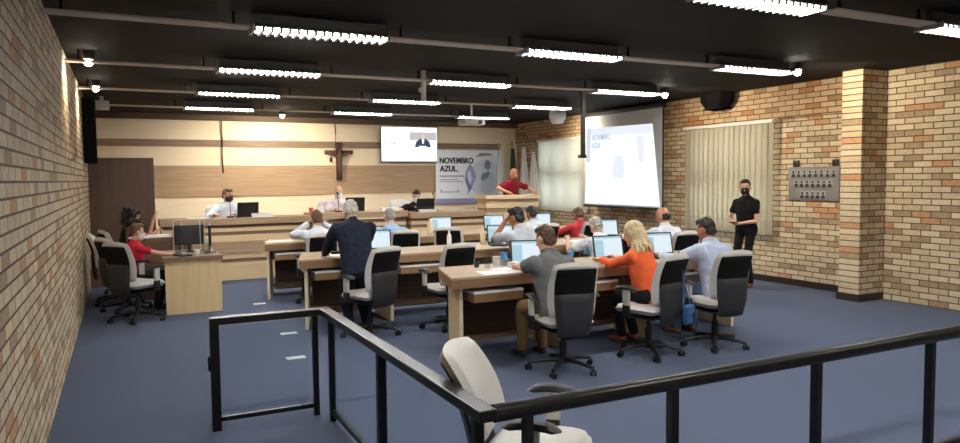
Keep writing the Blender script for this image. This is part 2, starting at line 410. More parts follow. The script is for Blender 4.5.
t = thing('wall_thermometer', 'small dark oval hanging on the front wall just left of the crucifix', 'wall ornament', (4.36, YF-.02, 2.17))
MB().ell((0, 0, 0), (.035, .02, .06)).build('body', M['cable'], t); MB().cyl((0, 0, .05), (0, 0, .12), .005).build('hook', M['cable'], t)

t = thing('television', 'flat television hung high on the front wall, showing a white page with a video', 'television', (6.26, YF-.14, 2.54))
MB().bb((-.73, 0, -.43), (.73, .06, .43), .01).build('casing', M['black'], t)
MB().bb((-.2, .06, -.15), (.2, .14, .15)).build('wall_bracket', M['black'], t)
sc = MB().bb((-.715, -.004, -.405), (.715, 0, .415)).build('screen', M['tvscreen'], t, False)
def flat(name, m, parent, poly, y, ext=-.002): return MB().poly([(x, y, z) for x, z in poly], (0, ext, 0)).build(name, m, parent, False)
flat('video_picture', M['tv_c'], sc, [(.0, -.09), (.7, -.09), (.7, .3), (0, .3)], -.004)
flat('video_backdrop', M['tv_a'], sc, [(.0, .11), (.7, .11), (.7, .3), (0, .3)], -.006)
flat('video_suit', M['tv_b'], sc, [(.13, -.06), (.17, .07), (.26, .14), (.42, .14), (.51, .07), (.55, -.06), (.46, -.06), (.42, -.03), (.24, -.03), (.22, -.06)], -.008)
flat('video_shirt', M['tv_c'], sc, [(.31, .13), (.38, .13), (.36, .02), (.33, .02)], -.010)
flat('video_face', M['tv_skin'], sc, [(.345+.045*math.cos(a*PI/6), .19+.065*math.sin(a*PI/6)) for a in range(12)], -.010)
for a, b, h in ((-.56, -.01, .1), (-.48, .02, .07), (-.43, .02, .06), (-.40, .03, .05), (-.2, .06, .05)):
    flat('screen_mark', M['tv_grey'], sc, [(a, b-h/2), (a+.022, b-h/2), (a+.022, b+h/2), (a, b+h/2)], -.006)

# banner  (x 6.95..8.80, z 1.07..2.42)
t = thing('banner', 'large pale blue banner reading NOVEMBRO AZUL with a ribbon, right of the television', 'banner', (6.95, YF-.08, 1.09))
MB().bb((0, -.012, .0), (1.85, 0, 1.34)).build('cloth', M['banner'], t, False)
MB().cyl((-.01, -.005, 1.34), (1.86, -.005, 1.34), .014).build('top_rod', M['grey_plastic'], t)
MB().bb((0, -.02, 0), (1.30, -.012, .12)).build('hem', M['banner_edge'], t, False)
rx = (PI/2, 0, 0)
text('lettering', 'NOVEMBRO', .20, (.11, -.012, 1.0), rx, M['navy_ink'], t, .004, wid=.92, heavy=.012)
text('lettering', 'AZUL.', .20, (.11, -.012, .80), rx, M['navy_ink'], t, .004, wid=.49, heavy=.012)
random.seed(3)
for z, L, h in ((.66, .66, .045), (.585, .5, .026), (.535, .62, .026)):
    ln = MB(); x = .11
    while x < .11+L:
        d = random.uniform(.012, .03); ln.bb((x, -.0145, z), (x+d, -.012, z+h*random.uniform(.7, 1))); x += d+random.uniform(.008, .016)
    ln.build('small_print', M['grey_ink'], t, False)
lg = MB(); x = .13
for k in range(11):
    lg.bb((x, -.0145, .27), (x+.022, -.012, .27+(.09 if k in (0, 10) else .035))); x += .047
lg.build('emblem_row', M['grey_ink'], t, False)
def arcpoly(cx, cz, r0, r1, a0, a1, n=20, ex=1, ez=1):
    o = [(cx+ex*r1*math.cos(a0+(a1-a0)*k/n), cz+ez*r1*math.sin(a0+(a1-a0)*k/n)) for k in range(n+1)]
    return o+[(cx+ex*r0*math.cos(a1-(a1-a0)*k/n), cz+ez*r0*math.sin(a1-(a1-a0)*k/n)) for k in range(n+1)]
flat('printed_circle', M['circle'], t, arcpoly(1.38, .62, 0, .47, 0, 2*PI-.001, 40), -.012)
flat('printed_swoosh', M['fig_print'], t, [(1.1, 1.16), (1.25, 1.26), (1.5, 1.25), (1.62, 1.2), (1.45, 1.2), (1.28, 1.18)], -.014)
flat('ribbon_loop', M['ribbon'], t, [(.88, .9), (.95, 1.0), (1.02, .9), (1.12, .66), (1.09, .58), (.93, .28), (.86, .22), (.88, .34), (1.0, .6), (.96, .8), (.93, .82), (.89, .76), (.88, .6), (.92, .48), (.86, .42), (.79, .6), (.83, .8)], -.014)
flat('ribbon_tail', M['ribbon_dark'], t, [(.81, .56), (.86, .66), (.92, .5), (1.02, .34), (.95, .36), (.9, .3)], -.016)
flat('printed_figure', M['fig_pale'], t, [(1.2, .3), (1.24, .6), (1.32, .76), (1.45, .8), (1.62, .72), (1.72, .5), (1.66, .32), (1.45, .2)], -.014)
flat('printed_arm', M['fig_print'], t, [(1.24, .62), (1.3, .76), (1.4, .74), (1.46, .82), (1.5, .74), (1.44, .62), (1.3, .55)], -.016)
flat('printed_head', M['fig_print'], t, [(1.44+.085*math.cos(a*PI/8), .96+.12*math.sin(a*PI/8)) for a in range(16)], -.016)

# flags
def flag(loc, m, label, H=2.2, wid=.13, seed=1):
    t = thing('standing_flag', label, 'flag', loc, 0, 'flags behind the podium')
    MB().lathe([(.16, 0), (.16, .03), (.05, .06), (.03, .10)]).build('foot', M['base'], t)
    MB().cyl((0, 0, .05), (0, 0, H), .013).build('pole', M['pole'], t)
    MB().lathe([(.006, H), (.03, H+.02), (.02, H+.05), (.028, H+.08), (.002, H+.15)]).build('finial', M['brass'], t)
    b = MB(); secs = []
    n = 28; rnd = random.Random(seed); ph = [rnd.uniform(0, 6) for _ in range(4)]
    for k in range(9):
        f = k/8; z = H-.05-f*1.25; r = .03+wid*min(1, f*1.1+.1)
        secs.append([b.bm.verts.new((.02+f*.03+r*math.cos(2*PI*i/n)*(1+.22*math.sin(5*2*PI*i/n+ph[0])), r*.55*math.sin(2*PI*i/n)*(1+.35*math.sin(6*2*PI*i/n+ph[1])), z+.03*math.sin(2*PI*i/n*2+ph[2])*f)) for i in range(n)])
    b._skin(secs); b.build('cloth', m, t)
flag((8.22, 15.35, .3), M['flag_gr'], 'grey white flag on a pole, leftmost of the flags behind the podium', 2.13, .09, 1)
flag((8.58, 15.35, .3), M['flag_g'], 'dark green flag on a pole behind the podium', 2.18, .08, 2)
flag((8.80, 15.2, .3), M['flag_w'], 'white flag on a pole just right of the speaking man at the podium', 2.2, .09, 3)
flag((8.95, 15.0, .3), M['flag_w'], 'white flag on a pole nearest the white window blind', 2.1, .11, 4)

# ------------------------------------------------------------------ dais
YD = 12.87
struct('trim_7', MB().bb((XL, YD+.25, 0), (8.75, YF-.01, .28)), M['desk_brown'])   # raised floor of the dais
def dais(x0, x1, name, label, y, dz=0, top=1.07):
    t = thing(name, label, 'bench', ((x0+x1)/2, y, 0)); h = (x1-x0)/2
    lay = [(0, .305, 0, 'maple_h', 'base_panel'), (.305, .37, .02, 'desk_brown', 'groove_band'), (.37, .47, 0, 'maple_h', 'front_panel'), (.47, .67, -.03, 'walnut', 'front_panel'),
           (.67, .78, 0, 'maple_h', 'front_panel'), (.78, .84, .02, 'desk_brown', 'groove_band'), (.84, .905, 0, 'maple_h', 'front_panel'), (.905, .96, .04, 'desk_brown', 'groove_band')]
    for a, b, o, m, n in lay: MB().bb((-h, o, a), (h, .22, b)).build(n, M[m], t, False)
    MB().bb((-h-.02, -.06, .96+dz), (h+.02, .62, top+dz), .006).build('worktop', M['desk_brown' if 0 else 'walnut'], t, False)
    for s in (-1, 1): MB().bb((s*h-(.03 if s > 0 else 0), .2, .3), (s*h+(0 if s > 0 else .03), .55, .96)).build('side_panel', M['maple'], t, False)
    return t
dais(.56, 3.0, 'dais_bench', 'wooden banded dais bench in front of the man with the dark mask', YD)
dais(3.06, 4.86, 'dais_bench', 'centre section of the wooden dais bench, in front of the bald man', YD, .04)
dais(4.92, 6.52, 'dais_bench', 'right section of the wooden dais bench below the banner', YD-.12)
# podium
t = thing('podium', 'wooden podium with curved banded front before the man in maroon', 'podium', (7.07, 12.6, 0))
def arc_slab(z0, z1, hw, dep, bow, y0=0):
    pts = [(-hw+2*hw*k/12, y0-bow*(1-((k-6)/6)**2), z0) for k in range(13)]+[(hw, dep, z0), (-hw, dep, z0)]
    return MB().poly(pts, (0, 0, z1-z0))
arc_slab(1.295, 1.36, .63, .5, .12).build('desk_top', M['maple_h'], t, False)
arc_slab(1.21, 1.295, .60, .45, .10, .03).build('front_band', M['walnut'], t, False)
arc_slab(1.12, 1.21, .61, .45, .11, .02).build('front_band', M['maple_h'], t, False)
arc_slab(1.03, 1.12, .59, .45, .10, .04).build('front_band', M['walnut'], t, False)
arc_slab(.0, 1.03, .59, .42, .10, .05).build('body', M['maple_h'], t, False)

# ------------------------------------------------------------------ rows of desks
ZT = .82
def row_desk(label, x0, x1, y, divs, depth=.8):
    t = thing('council_desk', label, 'desk', (x0, y, 0), 0, 'rows of councillor desks'); L = x1-x0
    sl = .27     # the left end is cut at a slant
    MB().poly([(0, 0, ZT-.02), (L, 0, ZT-.02), (L, depth, ZT-.02), (sl*depth, depth, ZT-.02)], (0, 0, .02)).build('desk_top', M['desk_top'], t, False)
    MB().poly([(.006, .005, ZT-.105), (L-.005, .005, ZT-.105), (L-.005, depth-.005, ZT-.105), (sl*depth, depth-.005, ZT-.105)], (0, 0, .085)).build('fascia', M['desk_front'], t, False)
    for d in divs:
        a = d-x0
        k = sl*(depth-.18) if d == divs[0] else 0
        p = MB().poly([(a, .12, 0), (a+.036, .12, 0), (a+.036+k, depth-.06, 0), (a+k, depth-.06, 0)], (0, 0, ZT-.105)).build('support_panel', M['maple'], t, False)
        MB().bb((a+.0, .114, .0), (a+.036, .12, ZT-.105)).build('edge_strip', M['edge'], p, False)
    MB().bb((divs[0]-x0+.22, depth-.12, .06), (L-.1, depth-.095, ZT-.105)).build('modesty_panel', M['modesty'], t, False)
    MB().bb((divs[0]-x0+.18, depth-.3, .10), (L-.1, depth-.12, .16)).build('foot_ledge', M['desk_brown'], t, False)
    for a, b in zip(divs, divs[1:]):
        if b-a < .5: continue
        sh = MB().bb((a-x0+.10, .01, ZT-.245), (min(b-x0-.05, a-x0+.62), .5, ZT-.165)).build('keyboard_shelf', M['desk_front'], t, False)
        MB().bb((a-x0+.10, .004, ZT-.165), (min(b-x0-.05, a-x0+.62), .5, ZT-.145)).build('shelf_surface', M['white'], sh, False)
    return t
row_desk('council desk nearest the camera, where the orange blouse sits', 2.62, 6.24, 5.82, [2.75, 3.86, 4.93, 6.16])
row_desk('middle row council desk, where the man in the navy suit stands', 1.74, 7.1, 8.03, [1.83, 2.86, 4.3, 5.6, 7.0])
row_desk('far row council desk in front of the dais', 1.77, 7.6, 10.35, [1.82, 3.3, 4.8, 6.2, 7.5])

# clerks' desk at left
t = thing('clerk_desk', 'left side desk with pale front panel and dark top', 'desk', (.45, 9.86, 0))
ZL = .74
pts = [(-.02, .02), (.71, .02), (.69, 1.1), (-.02, 1.1)]
MB().poly([(x, y, ZL-.05) for x, y in pts], (0, 0, .05)).build('desk_top', M['desk_brown'], t, False)
MB().bb((.01, .05, 0), (.69, .09, ZL-.05)).build('front_panel', M['maple'], t, False)
MB().bb((.64, .09, 0), (.68, 1.05, ZL-.05)).build('side_panel', M['maple'], t, False)
t = thing('clerk_desk', 'second left side desk farther back, in front of the dark haired woman', 'desk', (.35, 11.3, 0))
MB().bb((-.2, .0, .84), (.60, .75, .9)).build('desk_top', M['desk_brown'], t, False)
MB().bb((-.15, .05, 0), (.56, .09, .84)).build('front_panel', M['desk_brown'], t, False)
MB().bb((.52, .09, 0), (.56, .7, .84)).build('side_panel', M['maple'], t, False)
ZL2 = .9

# ------------------------------------------------------------------ office chairs
def make_chair():
    t = thing('office_chair', '', 'chair')
    # forward = +Y
    tilt = R(12)
    def back(dy, bow):
        def fn(x, h, d):
            y = -.235 + bow*(abs(x)/.25)**2 - math.sin(tilt)*h - d + dy
            y += .035*math.sin(min(1, max(0, h/.52))*PI)
            return (x, y, .50+math.cos(tilt)*h)
        return fn
    MB().pad(.46, .44, .52, .085, back(0, .045), 14, .20, 8).build('backrest', M['grey_fab'], t)
    def inner(x, h, d):
        p = back(-.012, .045)(x, h, d); return (p[0], p[1]-.028, p[2])
    MB().pad(.37, .37, .27, .03, lambda x, h, d: inner(x, h+.19, d), 10, .08, 10).build('back_panel', M['black_mesh'], t)
    MB().pad(.30, .39, .40, .05, lambda x, h, d: (x, inner(x, h-.16, d)[1]-.012+(.10 if h < .06 else 0)*0, .50+math.cos(tilt)*(h-.16)), 10, .10, 10).build('back_shell', M['shell'], t)
    MB().pad(.47, .50, .50, .095, lambda x, h, d: (x, -.235+h, .455+d+.012*(abs(x)/.25)**2-.02*max(0, (h-.4)/.1)), 14, .22, 6).build('seat', M['grey_fab'], t)
    MB().pad(.40, .40, .40, .05, lambda x, h, d: (x, -.19+h, .39+d), 8, .2, 6).build('seat_pan', M['black'], t)
    for s in (-1, 1):
        a = MB().pad(.085, .075, .27, .04, lambda x, h, d, s=s: (s*.285+x, -.10+h, .68+d-.02*(abs(h-.13)/.13)**2), 8, .25, 4).build('armrest', M['black'], t)
        MB().bb((s*.285-.018, -.0, .50), (s*.285+.018, .07, .665), .006).build('armrest_post', M['grey_plastic'], a)
        MB().bb((min(s*.30, s*.15), .005, .385), (max(s*.30, s*.15), .065, .41), .004).bb((s*.285-.02, .0, .385), (s*.285+.02, .07, .51), .005).build('armrest_arm', M['black'], a)
    MB().cyl((0, 0, .10), (0, 0, .26), .032).cyl((0, 0, .26), (0, 0, .37), .020).bb((-.09, -.12, .35), (.09, .12, .385), .01).build('gas_lift', M['black'], t)
    b = MB(); b.cyl((0, 0, .07), (0, 0, .13), .045, .04)
    for k in range(5):
        a = 2*PI*k/5+.3; d = V((math.cos(a), math.sin(a), 0))
        q = V((-d.y, d.x, 0))
        b.loft([(d*.02+V((0, 0, .10)), q*.03, V((0, 0, .026))), (d*.16+V((0, 0, .095)), q*.024, V((0, 0, .018))), (d*.31+V((0, 0, .068)), q*.018, V((0, 0, .014)))], 10)
    b.build('star_base', M['black'], t)
    for k in range(5):
        a = 2*PI*k/5+.3; d = V((math.cos(a), math.sin(a), 0))*.31; q = V((math.cos(a+.7), math.sin(a+.7), 0))
        MB().cyl(d+V((0, 0, .027))-q*.026, d+V((0, 0, .027))-q*.006, .027).cyl(d+V((0, 0, .027))+q*.006, d+V((0, 0, .027))+q*.026, .027).cyl(d+V((0, 0, .03)), d+V((0, 0, .068)), .011).build('castor', M['black'], t)
    return t
CH = make_chair(); ch_first = True
def chair(x, y, deg, label, group='office chairs', z=0):
    global ch_first
    if ch_first:
        CH.location = (x, y, z); CH.rotation_euler = (0, 0, R(deg)); CH['label'] = label; CH['group'] = group; ch_first = False; return CH
    return dup(CH, (x, y, z), R(deg), label, group)
chair(3.47, 5.30, -12, 'grey and black office chair under the man in the grey polo shirt')
chair(4.50, 5.38, 12, 'grey and black office chair under the blonde person, a blue bag hangs from it')
chair(5.30, 5.32, -8, 'grey and black office chair under the man in the pale blue shirt')
chair(2.40, 7.52, 20, 'empty grey and black office chair turned aside behind the man in the navy suit')
chair(3.33, 7.48, 3, 'empty grey and black office chair behind the left end of the front desk')
chair(4.30, 7.45, 5, 'office chair under the dark haired man in the pale grey shirt')
chair(5.55, 7.45, -3, 'office chair under the grey haired man in white, middle row')
chair(6.65, 7.45, -5, 'office chair under the balding man in white, middle row')
chair(2.42, 9.80, -4, 'grey office chair under the man in white holding his face')
chair(3.60, 9.75, -8, 'grey office chair under the man in the light blue shirt, far row')
chair(4.45, 9.90, -30, 'empty grey office chair turned aside in the far row of desks')
chair(5.95, 9.8, 0, 'office chair of the person mostly hidden by the dark haired man in pale grey')
chair(6.78, 9.75, 0, 'grey office chair under the person in the red shirt, far row right end')
chair(.13, 9.72, -48, 'empty office chair nearest the camera at the left side desk')
chair(.03, 10.5, -62, 'office chair under the woman in red')
chair(-.10, 11.25, -90, 'empty office chair against the left brick wall')
chair(.02, 12.1, -75, 'office chair under the woman with dark curly hair')
FG = chair(1.73, 2.88, -132, 'empty pale office chair close to the camera in the corner of the railing')
FG.scale = (1, 1, .94)
for c in FG.children:    # this backrest is reclined further
    if c.name.startswith('back'): c.matrix_basis = Matrix.Translation((0, -.235, .5)) @ Matrix.Rotation(R(11), 4, 'X') @ Matrix.Translation((0, .235, -.5))
chair(3.66, 13.75, 180, 'grey office chair under the bald man on the dais', 'office chairs', .28)
chair(5.12, 13.75, 172, 'grey office chair under the dark haired person on the dais', 'office chairs', .28)
chair(1.58, 13.75, 180, 'office chair under the man in the white shirt on the dais', 'office chairs', .28)

# ------------------------------------------------------------------ railing
ZR = .785; PY = 3.86; PX1 = 2.28; PX2 = 3.27
ax, ay, bx, by, cx, cy = .53, 5.14, 1.29, 5.14, 1.29, 2.55
ex = 5.2
t = thing('railing', 'dark metal railing with glass panels enclosing the visitors area', 'railing', (1.29, 2.55, 0))
O = V((1.29, 2.55, 0))
def rl(name, m, lo, hi, par=t, bev=.006): return MB().bb(V(lo)-O, V(hi)-O, bev).build(name, m, par, False)
rl('handrail', M['rail'], (ax-.03, ay-.04, ZR-.05), (bx+.04, ay+.04, ZR))
rl('handrail', M['rail'], (bx-.04, cy-.04, ZR-.05), (bx+.04, by-.04, ZR))
MB().cyl((cx+.04-O.x, 0, ZR-.03), (ex-O.x, 0, ZR-.03), .038, n=18).build('handrail', M['rail'], t)
for (x, y, sx) in ((ax, ay, .03), (bx-.07, ay, .02), (bx, ay-.19, .02), (cx, PY, .025), (cx, cy+.07, .022), (cx+.2, cy, .02), (PX1, cy, .022), (PX2, cy, .022), (PX2*2-PX1, cy, .022)):
    rl('post', M['rail_post'], (x-sx, y-sx, 0), (x+sx, y+sx, ZR-.05), bev=.003)
rl('bottom_rail', M['rail_post'], (ax, ay-.015, .06), (bx-.07, ay+.015, .09), bev=0)
rl('bottom_rail', M['rail_post'], (cx-.015, cy+.07, .06), (cx+.015, by-.19, .09), bev=0)
rl('bottom_rail', M['rail_post'], (cx+.12, cy-.015, .06), (ex, cy+.015, .09), bev=0)
rl('glass_panel', M['glass'], (ax+.03, ay-.004, .10), (bx-.09, ay+.004, ZR-.06), bev=0)
for a, b in ((cy+.1, PY-.03), (PY+.03, by-.22)): rl('glass_panel', M['glass'], (cx-.004, a, .10), (cx+.004, b, ZR-.06), bev=0)
rl('latch', M['rail_post'], (ax-.045, ay-.02, .42), (ax-.03, ay+.02, .52), bev=.002)

# ------------------------------------------------------------------ right wall things
def blind_slats(name, label, y0, y1, z0, z1, m, n, x, vertical=True):
    t = thing(name, label, 'window blind', (x, (y0+y1)/2, z0)); L = y1-y0
    MB().bb((-.04, -L/2-.02, z1-z0), (.04, L/2+.02, z1-z0+.05)).build('headrail', M['white'], t, False)
    if vertical:
        for k in range(n):
            y = -L/2+L*(k+.5)/n; w_ = L/n*.68; a = R(10+4*math.sin(k*2.1))
            d = V((math.sin(a), math.cos(a), 0))*w_
            MB().poly([V((0, y, 0))-d, V((0, y, 0))+d, V((0, y, z1-z0))+d, V((0, y, z1-z0))-d], (.002, 0, 0)).build('slat', m, t, False)
        MB().tube([(-.02, -L/2, .25), (-.02, L/2, .25)], .003).build('chain', M['white'], t)
    else:
        b = MB(); N = 20
        for k in range(N): b.bb((.002*math.sin(k), -L/2+L*k/N, 0), (.004+.002*math.sin(k), -L/2+L*(k+1)/N, z1-z0))
        b.build('fabric', m, t, False); MB().bb((-.01, -L/2, -.02), (.012, L/2, 0)).build('bottom_bar', M['white'], t, False)
    return t
blind_slats('vertical_blind', 'cream vertical slat blind behind the standing woman in black', 8.06, 10.02, .77, 2.55, M['blind'], 17, XR-.1)
blind_slats('roller_blind', 'plain white blind glowing with daylight, between the flags and the projection screen', 13.12, 15.24, .95, 2.58, M['roller'], 1, XR-.07, False)
# photo board
t = thing('portrait_board', 'silver wall board with three rows of small portraits beside the brick pillar', 'portrait board', (XR-.03, 7.37, 1.335))
MB().bb((0, -.44, 0), (.02, .44, .505), .004).build('board', M['board'], t, False)
for n, z, w_ in ((8, .35, .80), (7, .20, .68), (5, .03, .46)):
    for k in range(n):
        y = -w_/2+w_*(k+.5)/n
        p = MB().bb((-.006, y-.036, z), (0, y+.036, z+.11)).build('portrait', M['photo_pale'], t, False)
        q = MB().ell((-.008, y, z+.075), (.004, .017, .023), None, 10); q.poly([(-.006, y-.033, z), (-.006, y+.033, z), (-.006, y+.024, z+.045), (-.006, y-.024, z+.045)], (-.004, 0, 0))
        q.build('portrait_figure', M['photo'], p, False)
for y, l in ((7.68, 'small dark wall hook above the left end of the portrait board'), (7.0, 'small dark wall hook above the right end of the portrait board')):
    h = thing('wall_hook', l, 'hook', (XR-.02, y, 1.89)); MB().bb((-.02, -.05, -.05), (.02, .05, .05), .01).build('plate', M['frame_dark'], h); MB().tube([(-.02, 0, 0), (-.06, 0, -.02), (-.06, 0, .03)], .012).build('hook', M['black'], h)
# speaker
t = thing('wall_loudspeaker', 'black loudspeaker under the ceiling on the brick wall, above the cream blind', 'loudspeaker', (9.1, 9.14, 2.84))
MB().poly([(-.12, -.2, 0), (.15, -.2, 0), (.15, .2, 0), (-.12, .2, 0)], (0, 0, .02)).loft([((0, 0, .0), V((.16, 0, 0)), V((0, .2, 0))), ((0, 0, .14), V((.22, 0, 0)), V((0, .32, 0))), ((0, 0, .30), V((.22, 0, 0)), V((0, .34, 0)))], 8).build('cabinet', M['black_matte'], t, False)
MB().bb((.1, -.05, .1), (.22, .05, .2)).build('bracket', M['black'], t)
# projection screen
t = thing('projection_screen', 'large projection screen lit with a pale slide, hung in front of the brick wall', 'projection screen', (8.98, 11.62, 1.09))
MB().bb((0, -1.25, 0.03), (.006, 1.25, 1.92)).build('fabric', M['screen'], t, False)
MB().cyl((.0, -1.25, .015), (.0, 1.25, .015), .022).build('bottom_bar', M['black'], t)
MB().bb((-.05, -1.3, 1.90), (.06, 1.3, 1.99), .01).build('roller_case', M['black'], t)
MB().bb((.0, -1.285, .03), (.01, -1.25, 1.92)).build('side_border', M['black'], t, False)
MB().tube([(0, -1.25, .02), (-.01, -1.27, .1), (0.02, -1.4, .16)], .01).build('pull_cord', M['black'], t)
def px(name, m, pts, x, par=t): return MB().poly([(x, y, z) for y, z in pts], (-.002, 0, 0)).build(name, m, par, False)
pj = px('projected_picture', M['lens'], [(1.22, .06), (-1.2, .06), (-.98, 1.62), (1.15, 1.66)], 0)
px('projected_band', M['lens_blue'], [(1.15, 1.66), (1.0, 1.66), (1.03, .95), (1.18, .95)], -.002, pj)
px('projected_cap', M['lens_fig'], [(1.0, 1.655), (-.98, 1.62), (-1.0, 1.45), (1.0, 1.5)], -.002, pj)
px('projected_figure', M['lens_fig'], [(.2, .6), (-.1, .6), (-.15, .8), (-.05, 1.05), (.15, 1.05), (.25, .8)], -.002, pj)
px('projected_figure', M['lens_fig'], [(-.5, 1.4), (-.6, .9), (-.72, .9), (-.7, 1.42)], -.002, pj)
for s_, z in (('NOVEMBRO', 1.40), ('AZUL', 1.24)):
    text('projected_lettering', s_, .15, (-.004, .95, z), (PI/2, 0, -PI/2), M['lens_ink'], pj, .002, .001, wid=.62 if len(s_) > 4 else .3)
t = thing('ceiling_pole', 'dark vertical pole hanging from the ceiling at the left edge of the projection screen', 'pole', (6.795, 9.77, 2.05))
MB().bb((-.03, -.03, 0), (.03, .03, 1.07)).build('tube', M['black'], t); MB().bb((-.06, -.03, -.02), (.05, .06, .03)).build('foot_clip', M['black'], t); MB().bb((-.05, -.05, 1.03), (.05, .05, 1.069)).build('ceiling_plate', M['black'], t)
t = thing('ceiling_pole', 'short grey pole hanging from the ceiling near the middle lamps', 'pole', (3.57, 8.74, 2.74))
MB().bb((-.025, -.025, 0), (.025, .025, .38)).build('tube', M['batten'], t); MB().bb((-.06, -.03, .1), (.0, .03, .16)).build('bracket', M['batten'], t)
# dome
t = thing('white_dome_lamp', 'white rounded dome hanging from the ceiling in front of the far brick corner', 'ceiling dome', (7.93, 12.3, 2.80))
MB().lathe([(.10, 0), (.13, .03), (.17, .12), (.175, .2), (.14, .26), (.12, .27)]).build('shade', M['white'], t); MB().cyl((0, 0, .26), (0, 0, .32), .05).build('mount', M['grey_plastic'], t)
# ceiling projector
t = thing('ceiling_projector', 'grey projector hanging from the ceiling in front of the far lamps', 'projector', (6.0, 12.3, 2.72))
MB().bb((-.22, -.16, 0), (.22, .16, .11), .02).build('case', M['grey_plastic'], t); MB().cyl((.1, -.16, .05), (.1, -.19, .05), .04).build('lens', M['black'], t)
MB().cyl((0, 0, .11), (0, 0, .39), .02).bb((-.15, -.02, .15), (.3, .02, .17)).build('ceiling_mount', M['grey_plastic'], t)
t = thing('motion_sensor', 'small white box under the ceiling near the left wall', 'sensor', (-.24, 13.4, 2.90))
MB().bb((-.11, -.08, 0), (.11, .08, .15), .02).build('body', M['white'], t); MB().bb((-.03, -.03, .15), (.03, .03, .22)).build('bracket', M['grey_plastic'], t)
t = thing('wall_loudspeaker', 'tall black loudspeaker column high on the left wall', 'loudspeaker', (-.38, 12.6, 2.0))
MB().bb((-.11, -.2, 0), (.06, .2, 1.0), .02).build('cabinet', M['black_matte'], t); MB().bb((-.12, -.1, .4), (-.1, .1, .6)).build('bracket', M['black'], t)
for k, (x, y, L) in enumerate(((1.66, 10.2, .16), (1.62, 8.05, .18), (1.45, 6.9, .18))):  # thin white dashes lying on the carpet
    tag(MB().bb((x-L/2, y-.05, 0), (x+L/2, y+.05, .004)).build('floor_tape', M['tape'], None, False), ['white tape mark on the carpet beside the far row of desks', 'white tape mark on the carpet beside the middle row of desks', 'white tape mark on the carpet seen through the railing glass'][k], 'tape mark', 'tape marks')

# ------------------------------------------------------------------ things on desks
def laptop_proto():
    t = thing('laptop', '', 'laptop')
    MB().bb((-.18, -.125, 0), (.18, .125, .02), .005).build('base', M['black'], t)
    MB().bb((-.155, -.03, .02), (.155, .09, .022)).build('keyboard', M['shell'], t, False)
    a = R(14); u = V((0, math.sin(a), math.cos(a))); nrm = V((0, -math.cos(a), math.sin(a)))
    o = V((0, .125, .02))
    def pl(x0, x1, h0, h1, d0, d1): return [o+V((x0, 0, 0))+u*h0+nrm*d0, o+V((x1, 0, 0))+u*h0+nrm*d0, o+V((x1, 0, 0))+u*h1+nrm*d0, o+V((x0, 0, 0))+u*h1+nrm*d0], nrm*(d1-d0)
    MB().poly(*pl(-.18, .18, 0, .25, -.008, .004)).build('lid', M['black'], t, False)
    d = MB().poly(*pl(-.163, .163, .022, .236, .004, .006)).build('display', M['disp'], t, False)
    MB().poly(*pl(-.163, -.06, .022, .2, .006, .007)).poly(*pl(-.163, .163, .215, .236, .006, .007)).build('display_window', M['disp_blue'], d, False)
    return t
LT = laptop_proto(); lt_first = True
def laptop(x, y, deg, label, z=ZT):
    global lt_first
    if lt_first: LT.location = (x, y, z); LT.rotation_euler = (0, 0, R(deg)); LT['label'] = label; LT['group'] = 'open laptops'; lt_first = False
    else: dup(LT, (x, y, z), R(deg), label, 'open laptops')
laptop(3.62, 6.10, -18, 'open black laptop before the man in the grey polo shirt')
laptop(4.67, 6.12, -8, 'open black laptop before the blonde person in orange')
laptop(5.38, 6.14, -8, 'open black laptop between the blonde person and the man in pale blue')
laptop(2.80, 8.40, -12, 'open laptop to the right of the man in the navy suit')
laptop(4.68, 10.70, -12, 'open laptop on the far row before the empty turned chair')
laptop(5.66, 10.70, -14, 'open laptop on the far row, left of the man in pale grey')
laptop(6.62, 10.75, -20, 'open laptop on the far row, right of the man in pale grey')
laptop(6.40, 8.50, -14, 'open laptop between the grey haired man and the balding man in white')
laptop(4.52, 8.36, -16, 'open laptop in front of the dark haired man in pale grey')
laptop(1.97, 13.18, 180, 'black laptop on the dais before the man with the dark mask', 1.07)
laptop(5.28, 13.05, 176, 'black laptop on the dais before the dark haired person', 1.07)
laptop(3.98, 13.35, 172, 'black laptop on the dais right of the bald man', 1.11)

def bottle(x, y, z, label, h=.22, r=.032, m='drink', lab='blue_label', group=None):
    t = thing('water_bottle', label, 'bottle', (x, y, z), 0, group)
    MB().lathe([(r*.9, 0), (r, .01), (r, h*.62), (r*.8, h*.75), (r*.38, h*.88), (r*.38, h*.93)]).build('body', M[m], t)
    MB().cyl((0, 0, h*.93), (0, 0, h), r*.45).build('cap', M['white'], t)
    if lab: MB().lathe([(r*1.02, h*.34), (r*1.02, h*.6)]).build('wrapper', M[lab], t)
    return t
bottle(3.42, 6.30, ZT, 'clear water bottle with a blue wrapper between drinking glass and white boxes', .25, .036)
bottle(4.30, 6.42, ZT, 'clear water bottle with a blue wrapper just left of the laptop before the blonde person', .17, .034)
bottle(4.55, 6.48, ZT, 'clear water bottle with a blue wrapper standing behind the laptop before the blonde person', .17, .034)
bottle(3.78, 8.45, ZT, 'white spray bottle on the middle desk behind the empty chair', .22, .03, 'white', None)
bottle(4.32, 8.55, ZT, 'pale yellow dispenser bottle on the middle desk', .24, .036, 'edge', None)
bottle(4.42, 10.62, ZT, 'cream coloured bottle on the far desk left of the open laptop', .25, .05, 'edge', None)
bottle(.98, 10.12, ZL, 'clear plastic bottle on the left side desk', .24, .035, 'drink', None)
def cup(x, y, z, label, m='drink', r=.035, h=.1, name='drinking_glass'):
    t = thing(name, label, 'cup', (x, y, z))
    MB().lathe([(r*.8, 0), (r, h), (r*.92, h), (r*.72, .006)]).build('cup_wall', M[m], t)
    return t
cup(3.24, 6.32, ZT, 'drinking glass on the front desk left of the water bottle')
